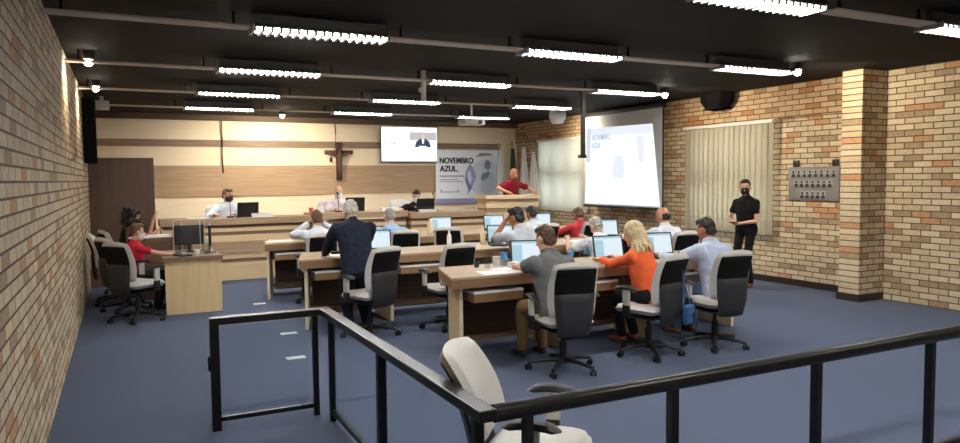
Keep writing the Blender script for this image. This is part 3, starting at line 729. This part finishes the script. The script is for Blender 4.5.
cup(3.17, 6.42, ZT, 'small dark cup on the front desk near its left end', 'shell', .03, .06, 'coffee_cup')
cup(4.42, 8.48, ZT, 'drinking glass on the middle desk beside the dispenser bottle')
cup(.86, 10.1, ZL, 'white coffee cup on the left side desk by the keyboard', 'white', .04, .07, 'coffee_cup')
cup(3.06, 12.95, 1.11, 'orange red cup standing on the dais left of the bald man', 'red', .04, .1, 'paper_cup')
def box(x, y, z, s, label, m='white', name='paper_box', deg=0, cat='box'):
    t = thing(name, label, cat, (x, y, z), R(deg))
    MB().bb((-s[0]/2, -s[1]/2, 0), (s[0]/2, s[1]/2, s[2]*.7)).build('box_body', M[m], t, False)
    MB().bb((-s[0]/2-.003, -s[1]/2-.003, s[2]*.7), (s[0]/2+.003, s[1]/2+.003, s[2])).build('lid', M[m], t, False)
def sheet(x, y, z, w_, d, deg, label, h=.004):
    o = MB().bb((-w_/2, -d/2, 0), (w_/2, d/2, h)).build('paper_sheet', M['paper'], None, False); o.location = (x, y, z); o.rotation_euler = (0, 0, R(deg))
    tag(o, label, 'paper')
box(3.44, 6.12, ZT, (.10, .08, .07), 'small white box on the front desk left of the laptop', 'white', 'paper_box', 10)
box(3.46, 6.46, ZT, (.14, .06, .09), 'white tissue box behind the laptop on the front desk', 'white', 'paper_box', -8)
sheet(3.22, 5.98, ZT, .46, .26, -4, 'white sheets spread at the front edge of the near desk')
sheet(3.35, 6.12, ZT+.005, .3, .2, 12, 'white sheet lying on top of the spread papers on the near desk')
sheet(2.22, 8.30, ZT, .3, .21, -8, 'white paper under the hand of the man in the navy suit')
sheet(2.05, 10.7, ZT, .4, .25, 8, 'white papers at the left end of the far desk')
sheet(4.55, 10.45, ZT, .2, .14, 0, 'white paper beside the cream bottle on the far desk')
sheet(5.75, 8.35, ZT, .4, .28, 5, 'white papers before the grey haired man')
sheet(.45, 11.5, ZL2, .3, .21, 15, 'white papers on the far left side desk', .03)
sheet(.2, 11.35, ZL2, .26, .2, -8, 'second stack of white papers on the far left side desk', .02)
sheet(.6, 10.5, ZL, .3, .2, 5, 'white sheet on the left side desk by the woman in red', .004)
box(1.15, 13.02, 1.07, (.34, .22, .02), 'flat white folder on the dais left of the man in the white shirt', 'white', 'folder', 0, 'folder')
box(2.2, 12.95, 1.07, (.36, .1, .07), 'white name plate box on the dais beside the open laptop', 'white', 'name_plate', 0, 'name plate')
box(3.24, 13.0, 1.11, (.1, .08, .12), 'small white box on the dais beside the orange red cup', 'white', 'paper_box')
box(5.3, 12.86, 1.07, (.34, .12, .05), 'white name plate box in front of the black laptop below the television', 'white', 'name_plate', 0, 'name plate')
box(4.6, 13.1, 1.11, (.34, .2, .05), 'stack of white papers on the dais left of the dark haired person', 'paper', 'paper_stack', 0, 'paper stack')
def mic(x, y, z, label):
    t = thing('desk_microphone', label, 'microphone', (x, y, z)); MB().bb((-.06, -.05, 0), (.06, .05, .03), .008).build('foot', M['black'], t)
    MB().tube([(0, 0, .03), (0, .01, .2), (0, .05, .33)], .006).build('gooseneck', M['black'], t); MB().ell((0, .055, .35), (.013, .013, .03)).build('capsule', M['black'], t)
mic(1.68, 13.05, 1.07, 'black gooseneck microphone before the man in the white shirt on the dais')
mic(3.58, 13.0, 1.11, 'black gooseneck microphone before the bald man on the dais')
mic(2.3, 8.5, ZT, 'black gooseneck microphone beside the man in the navy suit')
mic(5.5, 13.0, 1.07, 'black gooseneck microphone on the dais below the banner')
# clerk monitors and acrylic shields
def monitor(x, y, z, deg, label, w_=.28, h=.27):
    t = thing('computer_monitor', label, 'monitor', (x, y, z), R(deg))
    MB().bb((-w_/2, -.015, .1), (w_/2, .02, .1+h), .008).build('screen_back', M['black'], t); MB().bb((-w_/2+.015, -.018, .115), (w_/2-.015, -.015, .1+h-.015)).build('display', M['shell'], t, False)
    MB().bb((-.02, .0, 0), (.02, .02, .14)).build('stand', M['black'], t); MB().bb((-.09, -.07, 0), (.09, .07, .012), .004).build('foot', M['black'], t)
monitor(.81, 10.6, ZL-.0, 4, 'black computer monitor between the acrylic shields on the left side desk', .38, .27)
monitor(1.06, 10.4, ZL, 84, 'black computer monitor seen edge-on at the right end of the left side desk', .4, .28)
for x, y, deg, l in ((.66, 10.5, 60, 'clear acrylic shield left of the black monitor'), (.99, 10.66, 70, 'clear acrylic shield right of the black monitor')):
    t = thing('acrylic_shield', l, 'shield', (x, y, ZL), R(deg)); MB().bb((-.12, -.002, 0), (.12, .002, .44)).build('sheet', M['clear'], t, False)
    f = MB()
    for s in (-1, 1): f.bb((s*.12-.008, -.003, 0), (s*.12+.008, .003, .44))
    f.bb((-.12, -.003, .435), (.12, .003, .44)); f.build('edge', M['grey_plastic'], t, False)
    MB().bb((-.12, -.06, 0), (.12, .06, .006)).build('foot', M['clear'], t, False)
t = thing('keyboard', 'dark keyboard on the left side desk before the woman in red', 'keyboard', (.66, 10.12, ZL), R(-70)); MB().bb((-.2, -.07, 0), (.2, .07, .018), .004).build('case', M['black'], t); MB().bb((-.19, -.06, .018), (.19, .06, .024)).build('keys', M['shell'], t, False)

# ------------------------------------------------------------------ people
SK = {'a': mat('skin tan', rgb(206,150,120), .55, spec=.3), 'b': mat('skin light', rgb(224,176,150), .55, spec=.3), 'c': mat('skin brown', rgb(170,116,88), .55, spec=.3)}
EYE = mat('dark eye', rgb(30,24,22), .3); LIP = mat('lip', rgb(160,88,80), .5)
def cloth(name, col, n=.06): return mat(name, col, .85, noise=n, scale=18, spec=.2, bump=.25)
def ik(a, b, l1, l2, pole):
    d = b-a; L = min(d.length, (l1+l2)*.995); dn = d.normalized()
    x = (l1*l1-l2*l2+L*L)/(2*L); h = math.sqrt(max(0, l1*l1-x*x))
    p = pole-dn*pole.dot(dn); p.normalize()
    return a+dn*x+p*h, a+dn*L
def person(label, loc, deg, hz=.57, lean=8, side=0, head=(0, 0, 0), hands=None, legs='sit', feet=None, top=None, sleeve='long', bottom=None, shoe=None,
           skin='a', hair=None, hairstyle='short', mask=None, scale=1.0, female=False, extra=None, face=True, twist=0, elbow=None, knees=None, lower=True, jacket=False, coll=None, bulk=1.0):
    t = thing('person', label, 'person', loc, R(deg)); t.scale = (scale,)*3
    fem = .84 if female else 1.0
    la, sa = R(lean), R(side)
    s = V((math.sin(sa), math.sin(la), math.cos(la)*math.cos(sa))).normalized()
    rx = V((math.cos(R(twist)), math.sin(R(twist)), 0)); rx = (rx-s*rx.dot(s)).normalized(); fy = s.cross(rx)
    pel = V((0, 0, hz)); neck = pel+s*.475+fy*.0
    hq = Euler((R(head[0]), R(head[1]), R(head[2]))).to_quaternion()   # pitch, roll, yaw
    hb = Matrix((rx, fy, s)).transposed().to_quaternion()
    up_n = (s*.6+V((0, 0, .4))).normalized()
    hc = neck+up_n*.135+fy*.035
    up = hb @ hq; HM = up.to_matrix()
    if abs(lean) > 20: # hold the head up when the back bends forward
        z = Euler((0, 0, R(twist))).to_quaternion(); HM = (z @ Euler((R(head[0]-lean*.5), R(head[1]), R(head[2]))).to_quaternion()).to_matrix()
    def H(x, y, z): return hc + HM @ V((x, y, z))
    fem *= bulk
    sh = {-1: neck-s*.088-rx*.182*fem, 1: neck-s*.088+rx*.182*fem}
    hip = {-1: pel-rx*.085, 1: pel+rx*.085}
    body = MB()
    # head
    body.ell(H(0, -.005, .02), (.075, .095, .105), HM); body.ell(H(0, .025, -.045), (.056, .066, .07), HM)
    body.cap(H(0, .088, .012), H(0, .104, -.022), .011, .015); body.ell(H(0, .07, -.092), (.03, .028, .022), HM)
    for k in (-1, 1): body.ell(H(k*.078, -.012, -.005), (.012, .022, .033), HM); body.ell(H(k*.034, .068, -.025), (.024, .024, .02), HM)
    body.cap(H(0, .072, -.058), H(0, .0735, -.06), .018, .018)
    body.cap(neck-s*.06, H(0, -.015, -.06), .058*fem, .052*fem)
    tor = [(-.10, .158, .11), (0, .163, .118), (.12, .152, .112), (.25, .168, .118), (.36, .180, .112), (.41, .172, .098), (.445, .13, .078), (.478, .066, .06)]
    def rings(g, lo=-.1, hi=.48):
        o = []
        for h, a, b in tor:
            if lo <= h <= hi:
                bulge = 1
                o.append((pel+s*h, rx*(a*fem+g), fy*(b+g)))
        return o
    body.loft(rings(-.012))
    if hands is None: hands = {-1: (-.2, .42, .27), 1: (.2, .42, .27)}
    arms = {}
    for k in (-1, 1):
        tgt = V(hands[k][:3]); pole = V((k*.7, -.5, -.7)) if not elbow or k not in elbow else V(elbow[k])
        e, wv = ik(sh[k], tgt, .285, .255, pole); arms[k] = (sh[k], e, wv)
        body.cap(sh[k], e, .046*fem, .038*fem); body.cap(e, wv, .038*fem, .026*fem)
        d = (wv-e).normalized()
        if len(hands[k]) > 3: d = (d*.4+V(hands[k][3:6]).normalized()*.8).normalized()
        nrm = V((0, 0, -1)); nrm = nrm-d*nrm.dot(d)
        if nrm.length < .3: nrm = fy-d*fy.dot(d)
        nrm.normalize(); lat = d.cross(nrm)*1.0
        if lat.dot(rx)*k < 0: lat = -lat    # lat points outwards (little finger side)
        hm = Matrix((lat, d, -nrm)).transposed()
        body.ell(wv+d*.045, (.040, .052, .017), hm); body.cap(wv-d*.01, wv+d*.03, .025, .026)
        for i, (off, ln) in enumerate(((-.030, .068), (-.010, .078), (.010, .072), (.029, .056))):
            b0 = wv+d*.08+lat*off; b1 = b0+(d*.92+nrm*.3+lat*off*2.6).normalized()*ln*.5; b2 = b1+(d*.75+nrm*.7+lat*off*1.5).normalized()*ln*.5
            body.cap(wv+d*.05+lat*off*.8, b0, .0095, .0092, 8); body.cap(b0, b1, .0092, .0085, 8); body.cap(b1, b2, .0085, .0072, 8)
        t0 = wv+d*.025-lat*.028; t1 = t0+(d*.6-lat*.8+nrm*.25).normalized()*.036; t2 = t1+(d*.92-lat*.15+nrm*.35).normalized()*.032
        body.cap(t0, t1, .0125, .0105, 8); body.cap(t1, t2, .0105, .008, 8)
    # legs
    lg = {}
    for k in (-1, 1):
        if legs == 'sit':
            f = V(feet[k]) if feet else V((k*.12, .42, 0)); an = V((f.x, f.y, f.z+.09))
            kn, an = ik(hip[k]+V((0, .03, -.02)), an, .43, .42, V((0, .75, 1)) if not knees else V(knees[k]))
        else:
            f = V(feet[k]) if feet else V((k*.10, 0, 0)); an = V((f.x, f.y, f.z+.085))
            kn, an = ik(hip[k], an, .43, .42, V((0, 1, .02)))
        lg[k] = (hip[k], kn, an)
        body.cap(hip[k], kn, .068*fem, .046*fem); body.cap(kn, an, .044*fem, .032)
        body.cap(kn, kn+(an-kn)*.35, .044*fem, .046*fem)
        body.cap(an, an+V((0, .02, -.05)), .034, .03)
    b = body.blob('body', SK[skin], t, .0085, 2)
    # clothes
    if bottom:
        p = MB(); p.loft([(pel-s*.11, rx*.155, fy*.105), (pel-s*.02, rx*.175, fy*.128), (pel+s*.06, rx*.158, fy*.12)])
        for k in (-1, 1):
            h_, kn, an = lg[k]
            p.cap(h_, kn, .09*fem, .070*fem); p.cap(kn, kn+(an-kn)*.4, .070*fem, .066*fem); p.cap(kn, an, .068*fem, .052)
        p.blob('trousers', bottom, t, .014, 3)
    if shoe:
        for k in (-1, 1):
            an = lg[k][2]; fd = V((0, 1, 0)); 
            if legs != 'sit' or True: fd = V(((an.x)*.8, 1, 0)).normalized()
            sm = MB(); base = V((an.x, an.y, an.z-.05))
            lat = V((fd.y, -fd.x, 0)); hm = Matrix((lat, fd, V((0, 0, 1)))).transposed()
            sm.ell(base+fd*.0+V((0, 0, -.002)), (.04, .055, .04), hm); sm.ell(base+fd*.10+V((0, 0, -.012)), (.046, .085, .030), hm); sm.cap(base, base+V((0, 0, .03)), .042, .042)
            so = sm.blob('shoe', shoe, t, .011, 2)
    g = .016
    tp = MB(); lo = -.1
    rr = rings(g, lo); 
    if jacket: rr = [(pel-s*.17, rx*.185, fy*.125)]+rr
    tp.loft(rr)
    sr = (.056 if female else .070)*bulk
    for k in (-1, 1):
        a, e, wv = arms[k]
        tp.ell(a+s*.0, sr)
        if sleeve == 'long': tp.cap(a, e, sr, sr*.84); tp.cap(e, e+(wv-e)*.93, sr*.84, sr*.62)
        elif sleeve == 'short': tp.cap(a, a+(e-a)*(.5 if female else .66), sr, sr*.93)
        elif sleeve == 'roll': tp.cap(a, e, .066*fem, .054*fem); tp.cap(e, e+(wv-e)*.35, .054*fem, .048*fem)
    tp.cap(neck-s*.03, neck+s*.005+fy*.0, .075*fem, .066*fem)
    tp.blob('jacket' if jacket else 'shirt', top, t, .0125, 4, (.010, 14))
    if coll:
        cm = MB(); cm.loft([(neck-s*.005, rx*.072*fem, fy*.07), (neck+s*.035, rx*.066*fem, fy*.064)], 18); cm.build('collar', coll, t)
    # hair
    if hair:
        h = MB()
        if hairstyle in ('short', 'thin'):
            h.ell(H(0, -.022, .038), (.081, .092, .092), HM); h.ell(H(0, -.055, -.015), (.072, .052, .07), HM)
            if hairstyle == 'short': h.ell(H(0, .03, .10), (.062, .055, .034), HM)
            h.blob('hair', hair, t, .01, 2, (.012, 40))
        elif hairstyle == 'bald':   # fringe around the sides only
            h.ell(H(0, -.04, -.012), (.083, .066, .066), HM); h.blob('hair', hair, t, .01, 2, (.008, 40))
        elif hairstyle == 'stubble':
            h.ell(H(0, -.012, .028), (.077, .095, .099), HM); h.ell(H(0, -.045, -.015), (.07, .055, .06), HM); h.blob('hair', hair, t, .009, 2, (.003, 60))
        elif hairstyle == 'tied':
            h.ell(H(0, -.022, .036), (.081, .094, .092), HM); h.ell(H(0, -.06, -.005), (.066, .05, .06), HM); h.ell(H(0, -.115, .02), (.04, .04, .042), HM)
            h.cap(H(0, -.125, .01), H(.01, -.12, -.14), .03, .014); h.ell(H(0, .018, .098), (.066, .062, .036), HM); h.ell(H(0, .035, .10), (.05, .045, .026), HM); h.blob('hair', hair, t, .01, 2, (.008, 40))
        elif hairstyle == 'long':
            rnd = random.Random(5)
            h.ell(H(0, -.02, .04), (.086, .096, .092), HM); h.ell(H(0, -.05, -.03), (.083, .065, .10), HM)
            for q in range(70):
                a = rnd.uniform(-2.0, 2.0); rr_ = .080
                p0 = H(math.sin(a)*.07, -.02-math.cos(a)*.07, rnd.uniform(.03, .09)); p1 = H(math.sin(a)*.095, -.025-math.cos(a)*.085, -.08)
                p2 = p1+V((rnd.uniform(-.02, .02), 0, 0))+HM @ V((math.sin(a)*.055, -.03*math.cos(a)-.035, 0))+V((0, 0, -rnd.uniform(.08, .17)))
                h.tube([p0, H(math.sin(a)*.09, -.02-math.cos(a)*.09, 0), p1, p2], [.012, .014, .013, .005], 6)
            h.blob('hair', hair, t, .0075, 1, (.004, 60))
        elif hairstyle == 'curly':
            rnd = random.Random(9); h.ell(H(0, -.03, .035), (.10, .105, .10), HM)
            for q in range(90):
                a = rnd.uniform(0, 2*PI); z = rnd.uniform(-.2, .13); r_ = .118*math.sqrt(max(.2, 1-(z/.25)**2)); y = math.sin(a)*r_-.035
                if y > .03 and z < .07: continue
                h.ell(H(math.cos(a)*r_, y, z), rnd.uniform(.022, .034), None, 8)
            h.blob('hair', hair, t, .01, 1, (.008, 50))
    if face:
        for k in (-1, 1):
            MB().ell(H(k*.031, .079, .006), (.013, .008, .007), HM, 10).build('eye', EYE, t)
            MB().cap(H(k*.018, .086, .026), H(k*.046, .072, .026), .005, .004, 6).build('eyebrow', hair or EYE, t)
        if not mask: MB().ell(H(0, .087, -.062), (.022, .008, .006), HM, 10).build('mouth', LIP, t)
    if extra == 'beard':
        bd = MB(); bd.ell(H(0, .055, -.082), (.045, .042, .034), HM); bd.blob('beard', HAIR['dark'], t, .009, 2, (.006, 60))
    if mask:
        mk = MB(); mk.ell(H(0, .040, -.048), (.066, .076, .068), HM); mk.ell(H(0, .078, -.016), (.036, .038, .034), HM); mk.ell(H(0, .05, -.02), (.062, .06, .03), HM)
        mo = mk.blob('face_mask', mask, t, .009, 2)
        for k in (-1, 1): MB().tube([H(k*.06, .05, -.02), H(k*.078, .01, .0), H(k*.084, -.02, .012)], .0035, 6).build('ear_loop', mask, mo)
    t['neck'] = 0; del t['neck']
    return t, H, dict(neck=neck, s=s, rx=rx, fy=fy, arms=arms, lg=lg)
HAIR = dict(dark=mat('dark hair', rgb(40,32,28), .6, noise=.3, scale=60), black=mat('black hair', rgb(26,22,22), .55, noise=.3, scale=60), brown=mat('brown hair', rgb(92,66,46), .6, noise=.3, scale=60),
  grey=mat('grey hair', rgb(150,144,136), .7, noise=.25, scale=60), silver=mat('silver hair', rgb(186,180,170), .7, noise=.2, scale=60), blonde=mat('blonde hair', rgb(206,184,142), .6, noise=.35, scale=50), fair=mat('light brown hair', rgb(150,112,78), .6, noise=.3, scale=60))
BLK = cloth('black cloth', rgb(26,25,27)); DARK = cloth('dark trousers', rgb(36,34,38)); JEAN = cloth('blue jeans', rgb(96,128,164)); KHA = cloth('khaki trousers', rgb(138,112,78)); SHOE = mat('dark shoe', rgb(34,30,30), .4)
MASKW = mat('white face mask', rgb(232,232,230), .8); MASKB = mat('black face mask', rgb(22,22,24), .8); MASKN = mat('navy face mask', rgb(44,44,66), .8)
WHITE = cloth('white shirt cloth', rgb(224,228,236)); NAVY = cloth('navy suit cloth', rgb(33,39,54)); GREYP = cloth('grey polo cloth', rgb(112,114,114)); LGREY = cloth('pale grey shirt cloth', rgb(190,194,200))
PBLUE = cloth('pale blue shirt cloth', rgb(190,202,224), .1); LBLUE = cloth('light blue shirt cloth', rgb(166,190,224)); ORANGE = cloth('orange blouse cloth', rgb(240,108,62)); RED = cloth('crimson top cloth', rgb(206,44,68)); MAROON = cloth('maroon polo cloth', rgb(130,30,42)); REDS = cloth('red shirt cloth', rgb(190,56,66)); BPRINT = cloth('white blue trimmed shirt cloth', rgb(226,230,236)); PINKW = cloth('pale pink shirt cloth', rgb(232,216,220))

def W2L(loc, deg, p):   # world point -> person's own frame
    v = V(p)-V(loc); a = -R(deg); return (v.x*math.cos(a)-v.y*math.sin(a), v.x*math.sin(a)+v.y*math.cos(a), v.z)
def sit(label, loc, deg, handsW=None, feetW=None, **k):
    if handsW: k['hands'] = {s: W2L(loc, deg, p) for s, p in zip((-1, 1), handsW)}
    if feetW: k['feet'] = {s: W2L(loc, deg, p) for s, p in zip((-1, 1), feetW)}
    return person(label, loc, deg, **k)
# near row
sit('man in a grey polo shirt and khaki trousers typing on a laptop, nearest desk', (3.44, 5.36, 0), 10, ((3.38, 5.96, .87), (3.74, 5.96, .87)), ((3.40, 5.9, 0), (3.62, 5.9, 0)),
    lean=14, side=2, bulk=1.08, head=(-6, 0, 0), top=GREYP, sleeve='short', bottom=KHA, shoe=SHOE, skin='b', hair=HAIR['brown'], face=True, coll=GREYP)
sit('person with long blonde hair in an orange blouse leaning on the nearest desk', (4.54, 5.44, 0), 22, ((4.38, 5.98, .87), (4.62, 5.98, .87)), ((4.60, 5.92, 0), (4.78, 5.95, 0)),
    lean=13, head=(-8, 0, 8), top=ORANGE, bottom=DARK, shoe=mat('red brown shoe', rgb(150,70,52), .5), skin='b', hair=HAIR['blonde'], hairstyle='long', female=True)
sit('man in a loose pale blue shirt and jeans at the nearest desk', (5.42, 5.40, 0), 10, ((5.16, 5.96, .87), (5.6, 5.98, .87)), ((5.40, 5.98, 0), (5.62, 5.98, 0)),
    lean=14, side=2, bulk=1.17, head=(-6, 0, 2), top=PBLUE, bottom=JEAN, shoe=mat('tan shoe', rgb(168,104,78), .5), skin='c', hair=HAIR['dark'], coll=PBLUE)
# middle row
person('grey haired man in a navy suit standing and leaning over the middle desk', (2.30, 7.62, 0), 0, hz=.83, lean=22, legs='stand', hands={-1: (-.22, .58, .88), 1: (.22, .60, .88)}, head=(-16, 0, 0),
    top=NAVY, bottom=NAVY, shoe=SHOE, skin='b', hair=HAIR['silver'], jacket=True, coll=WHITE, bulk=1.08, scale=.98)
sit('man in a pale grey shirt resting his chin on his hand', (4.42, 7.52, 0), 18, ((4.30, 7.86, 1.10), (4.7, 8.1, .87)), None,
    scale=1.06, lean=16, bulk=1.1, head=(-4, 0, 4), top=LGREY, sleeve='short', bottom=DARK, shoe=SHOE, skin='c', hair=HAIR['black'])
sit('grey haired man in a white shirt seated between two laptops, middle row', (5.62, 7.55, 0), -4, ((5.38, 8.1, .87), (5.72, 8.1, .87)), None,
    hz=.51, lean=24, head=(-22, 0, 0), top=BPRINT, sleeve='short', bottom=DARK, shoe=SHOE, skin='b', hair=HAIR['silver'], hairstyle='short')
sit('balding man in a white shirt at the right end of the middle row', (6.64, 7.52, 0), 8, ((6.45, 8.1, .87), (6.8, 8.1, .87)), None,
    lean=8, head=(-6, 0, 14), bulk=1.08, top=WHITE, bottom=DARK, shoe=SHOE, skin='a', hair=HAIR['dark'], hairstyle='bald')
# far row
sit('brown haired man in a white shirt holding his face in his hands', (2.45, 9.9, 0), 0, ((2.36, 10.2, 1.10), (2.58, 10.2, 1.10)), None,
    lean=12, head=(-10, 0, 0), top=WHITE, bottom=DARK, shoe=SHOE, skin='a', hair=HAIR['brown'], elbow={-1: (-.8, .2, -.7), 1: (.8, .2, -.7)})
sit('thin haired man in a light blue shirt right of the navy suit', (3.50, 9.85, 0), -4, ((3.35, 10.4, .87), (3.7, 10.4, .87)), None,
    lean=10, head=(-8, 0, 4), top=LBLUE, bottom=DARK, shoe=SHOE, skin='b', hair=HAIR['grey'], hairstyle='stubble')
sit('dark haired person mostly hidden behind the man in pale grey', (5.98, 9.9, 0), 0, ((5.85, 10.4, .87), (6.15, 10.4, .87)), None,
    hz=.54, lean=14, head=(-10, 0, 0), top=WHITE, bottom=DARK, shoe=SHOE, skin='c', hair=HAIR['black'])
sit('person in a red shirt at the right end of the far row', (6.86, 9.85, 0), -6, ((6.7, 10.4, .87), (7.0, 10.4, .87)), None,
    hz=.50, lean=16, head=(-14, 0, 0), top=REDS, bottom=DARK, shoe=SHOE, skin='c', hair=HAIR['brown'])
# dais
sit('man in a white shirt and dark mask behind the dais, at left', (1.69, 13.62, .28), 186, ((1.78, 13.18, 1.12), (1.42, 13.18, 1.12)), None, lean=8, head=(-4, 0, 30), top=WHITE, bottom=DARK, shoe=SHOE, skin='b', hair=HAIR['brown'], mask=MASKN)
sit('bald man in a white mask on the dais below the crucifix', (3.74, 13.66, .30), 178, ((3.95, 13.15, 1.16), (3.55, 13.15, 1.16)), None, lean=8, head=(-4, 0, 4), top=PINKW, bottom=DARK, shoe=SHOE, skin='b', hair=HAIR['silver'], hairstyle='bald', mask=MASKW)
sit('dark haired person in black with a white mask on the dais', (5.34, 13.62, .20), 170, ((5.25, 13.15, 1.13), (4.85, 13.15, 1.13)), None, lean=12, head=(-14, 0, -14), top=BLK, bottom=DARK, shoe=SHOE, skin='b', hair=HAIR['black'], mask=MASKW)
# podium speaker
person('bald bearded man in a maroon polo shirt leaning on the podium', (7.42, 13.42, .28), 196, hz=.92, lean=12, legs='stand', hands={-1: (-.34, .42, 1.13), 1: (.36, .36, 1.13)}, head=(4, 0, 0),
    extra='beard', top=MAROON, sleeve='short', bottom=DARK, shoe=SHOE, skin='a', coll=MAROON, hair=None, elbow={-1: (-1, 0, -.2), 1: (1, 0, -.2)})
# standing woman
wt, WH, wd = person('woman in black with a black mask standing before the cream blind', (8.58, 7.98, 0), 108, hz=.90, lean=2, legs='stand', hands={-1: (-.02, .26, .98, .8, .5, 0), 1: (.10, .27, 1.0, -.8, .5, 0)}, head=(-6, 0, 20),
    top=BLK, sleeve='short', bottom=BLK, shoe=mat('brown shoe', rgb(120,74,56), .5), skin='b', hair=HAIR['dark'], hairstyle='tied', mask=MASKB, female=True, scale=1.015, feet={-1: (-.07, .0, 0), 1: (.08, .06, 0)})
ph = thing('mobile_phone', 'black phone held by the standing woman in black', 'phone', tuple(wt.matrix_basis @ V((.03, .36, 1.0))), R(104)); MB().bb((-.06, -.035, -.006), (.06, .035, .006), .003).build('case', M['black'], ph); MB().bb((-.055, -.03, .006), (.055, .03, .007)).build('display', M['shell'], ph, False)
# clerks
sit('woman in a crimson top and white mask reaching over the left side desk', (.11, 10.42, 0), -70, ((.60, 10.4, .79), (.70, 10.16, .79)), ((.40, 10.6, 0), (.40, 10.4, 0)), hz=.52, scale=.93, lean=2, head=(-8, 0, 0), top=RED, sleeve='short', bottom=DARK, shoe=SHOE, skin='b', hair=HAIR['brown'], hairstyle='tied', mask=MASKW, female=True)
sit('woman with dark curly hair and a raised hand, behind the woman in crimson', (.05, 12.02, 0), -95, ((.42, 12.1, 1.12), (.42, 11.8, .94)), ((.4, 12.1, 0), (.4, 11.85, 0)), hz=.57, lean=6, head=(-4, 0, 0), top=BLK, sleeve='short', bottom=DARK, shoe=SHOE, skin='a', hair=HAIR['black'], hairstyle='curly', mask=MASKB, female=True, elbow={-1: (.3, .2, -1), 1: (.7, -.5, -.7)})
# blue bag hanging from the blonde person's chair
t = thing('shoulder_bag', 'small blue denim bag hanging by a strap from the chair of the blonde person', 'bag', (4.75, 5.12, .31))
MB().pad(.19, .17, .2, .09, lambda x, h, d: (x*.8, d+x*.3, h), 10, .25, 5).build('bag_body', M['denim'], t)
MB().pad(.19, .19, .09, .03, lambda x, h, d: (x*.8, d-.048+x*.3, .11+h), 8, .25, 5).build('flap', M['denim'], t)
MB().tube([(-.07, -.02, .18), (-.08, -.03, .4), (-.09, -.03, .60), (-.10, .01, .69), (-.08, .03, .6), (-.02, .03, .4), (.06, .02, .18)], .008).build('strap', M['denim'], t)

# ------------------------------------------------------------------ daylight, camera, view
wd_ = bpy.data.worlds.new('World'); bpy.context.scene.world = wd_; wd_.use_nodes = True
bg = wd_.node_tree.nodes['Background']; bg.inputs['Color'].default_value = (.82, .91, 1, 1); bg.inputs['Strength'].default_value = 6.5
cam = bpy.data.cameras.new('camera'); co = bpy.data.objects.new('camera', cam); C.objects.link(co)
cam.sensor_width = 36; cam.lens = 36*714.557/960; cam.clip_start = .05
yaw, pitch, roll = .464115, .060968, -.009727
fw = V((math.sin(yaw)*math.cos(pitch), math.cos(yaw)*math.cos(pitch), -math.sin(pitch))); r0 = V((math.cos(yaw), -math.sin(yaw), 0)); u0 = r0.cross(fw)
r1 = r0*math.cos(roll)+u0*math.sin(roll); u1 = -r0*math.sin(roll)+u0*math.cos(roll)
co.matrix_world = Matrix.Translation((0, 0, 1.72)) @ Matrix((r1, u1, -fw)).transposed().to_4x4()
sc_ = bpy.context.scene; sc_.camera = co
sc_.view_settings.view_transform = 'Standard'; sc_.view_settings.look = 'None'; sc_.view_settings.gamma = 1; sc_.view_settings.use_curve_mapping = False
sc_.view_settings.exposure = .35
sc_.cycles.max_bounces = 8; sc_.cycles.transparent_max_bounces = 16
sc_.cycles.sample_clamp_indirect = 6
sc_.cycles.use_denoising = True
SC.children.link(C)
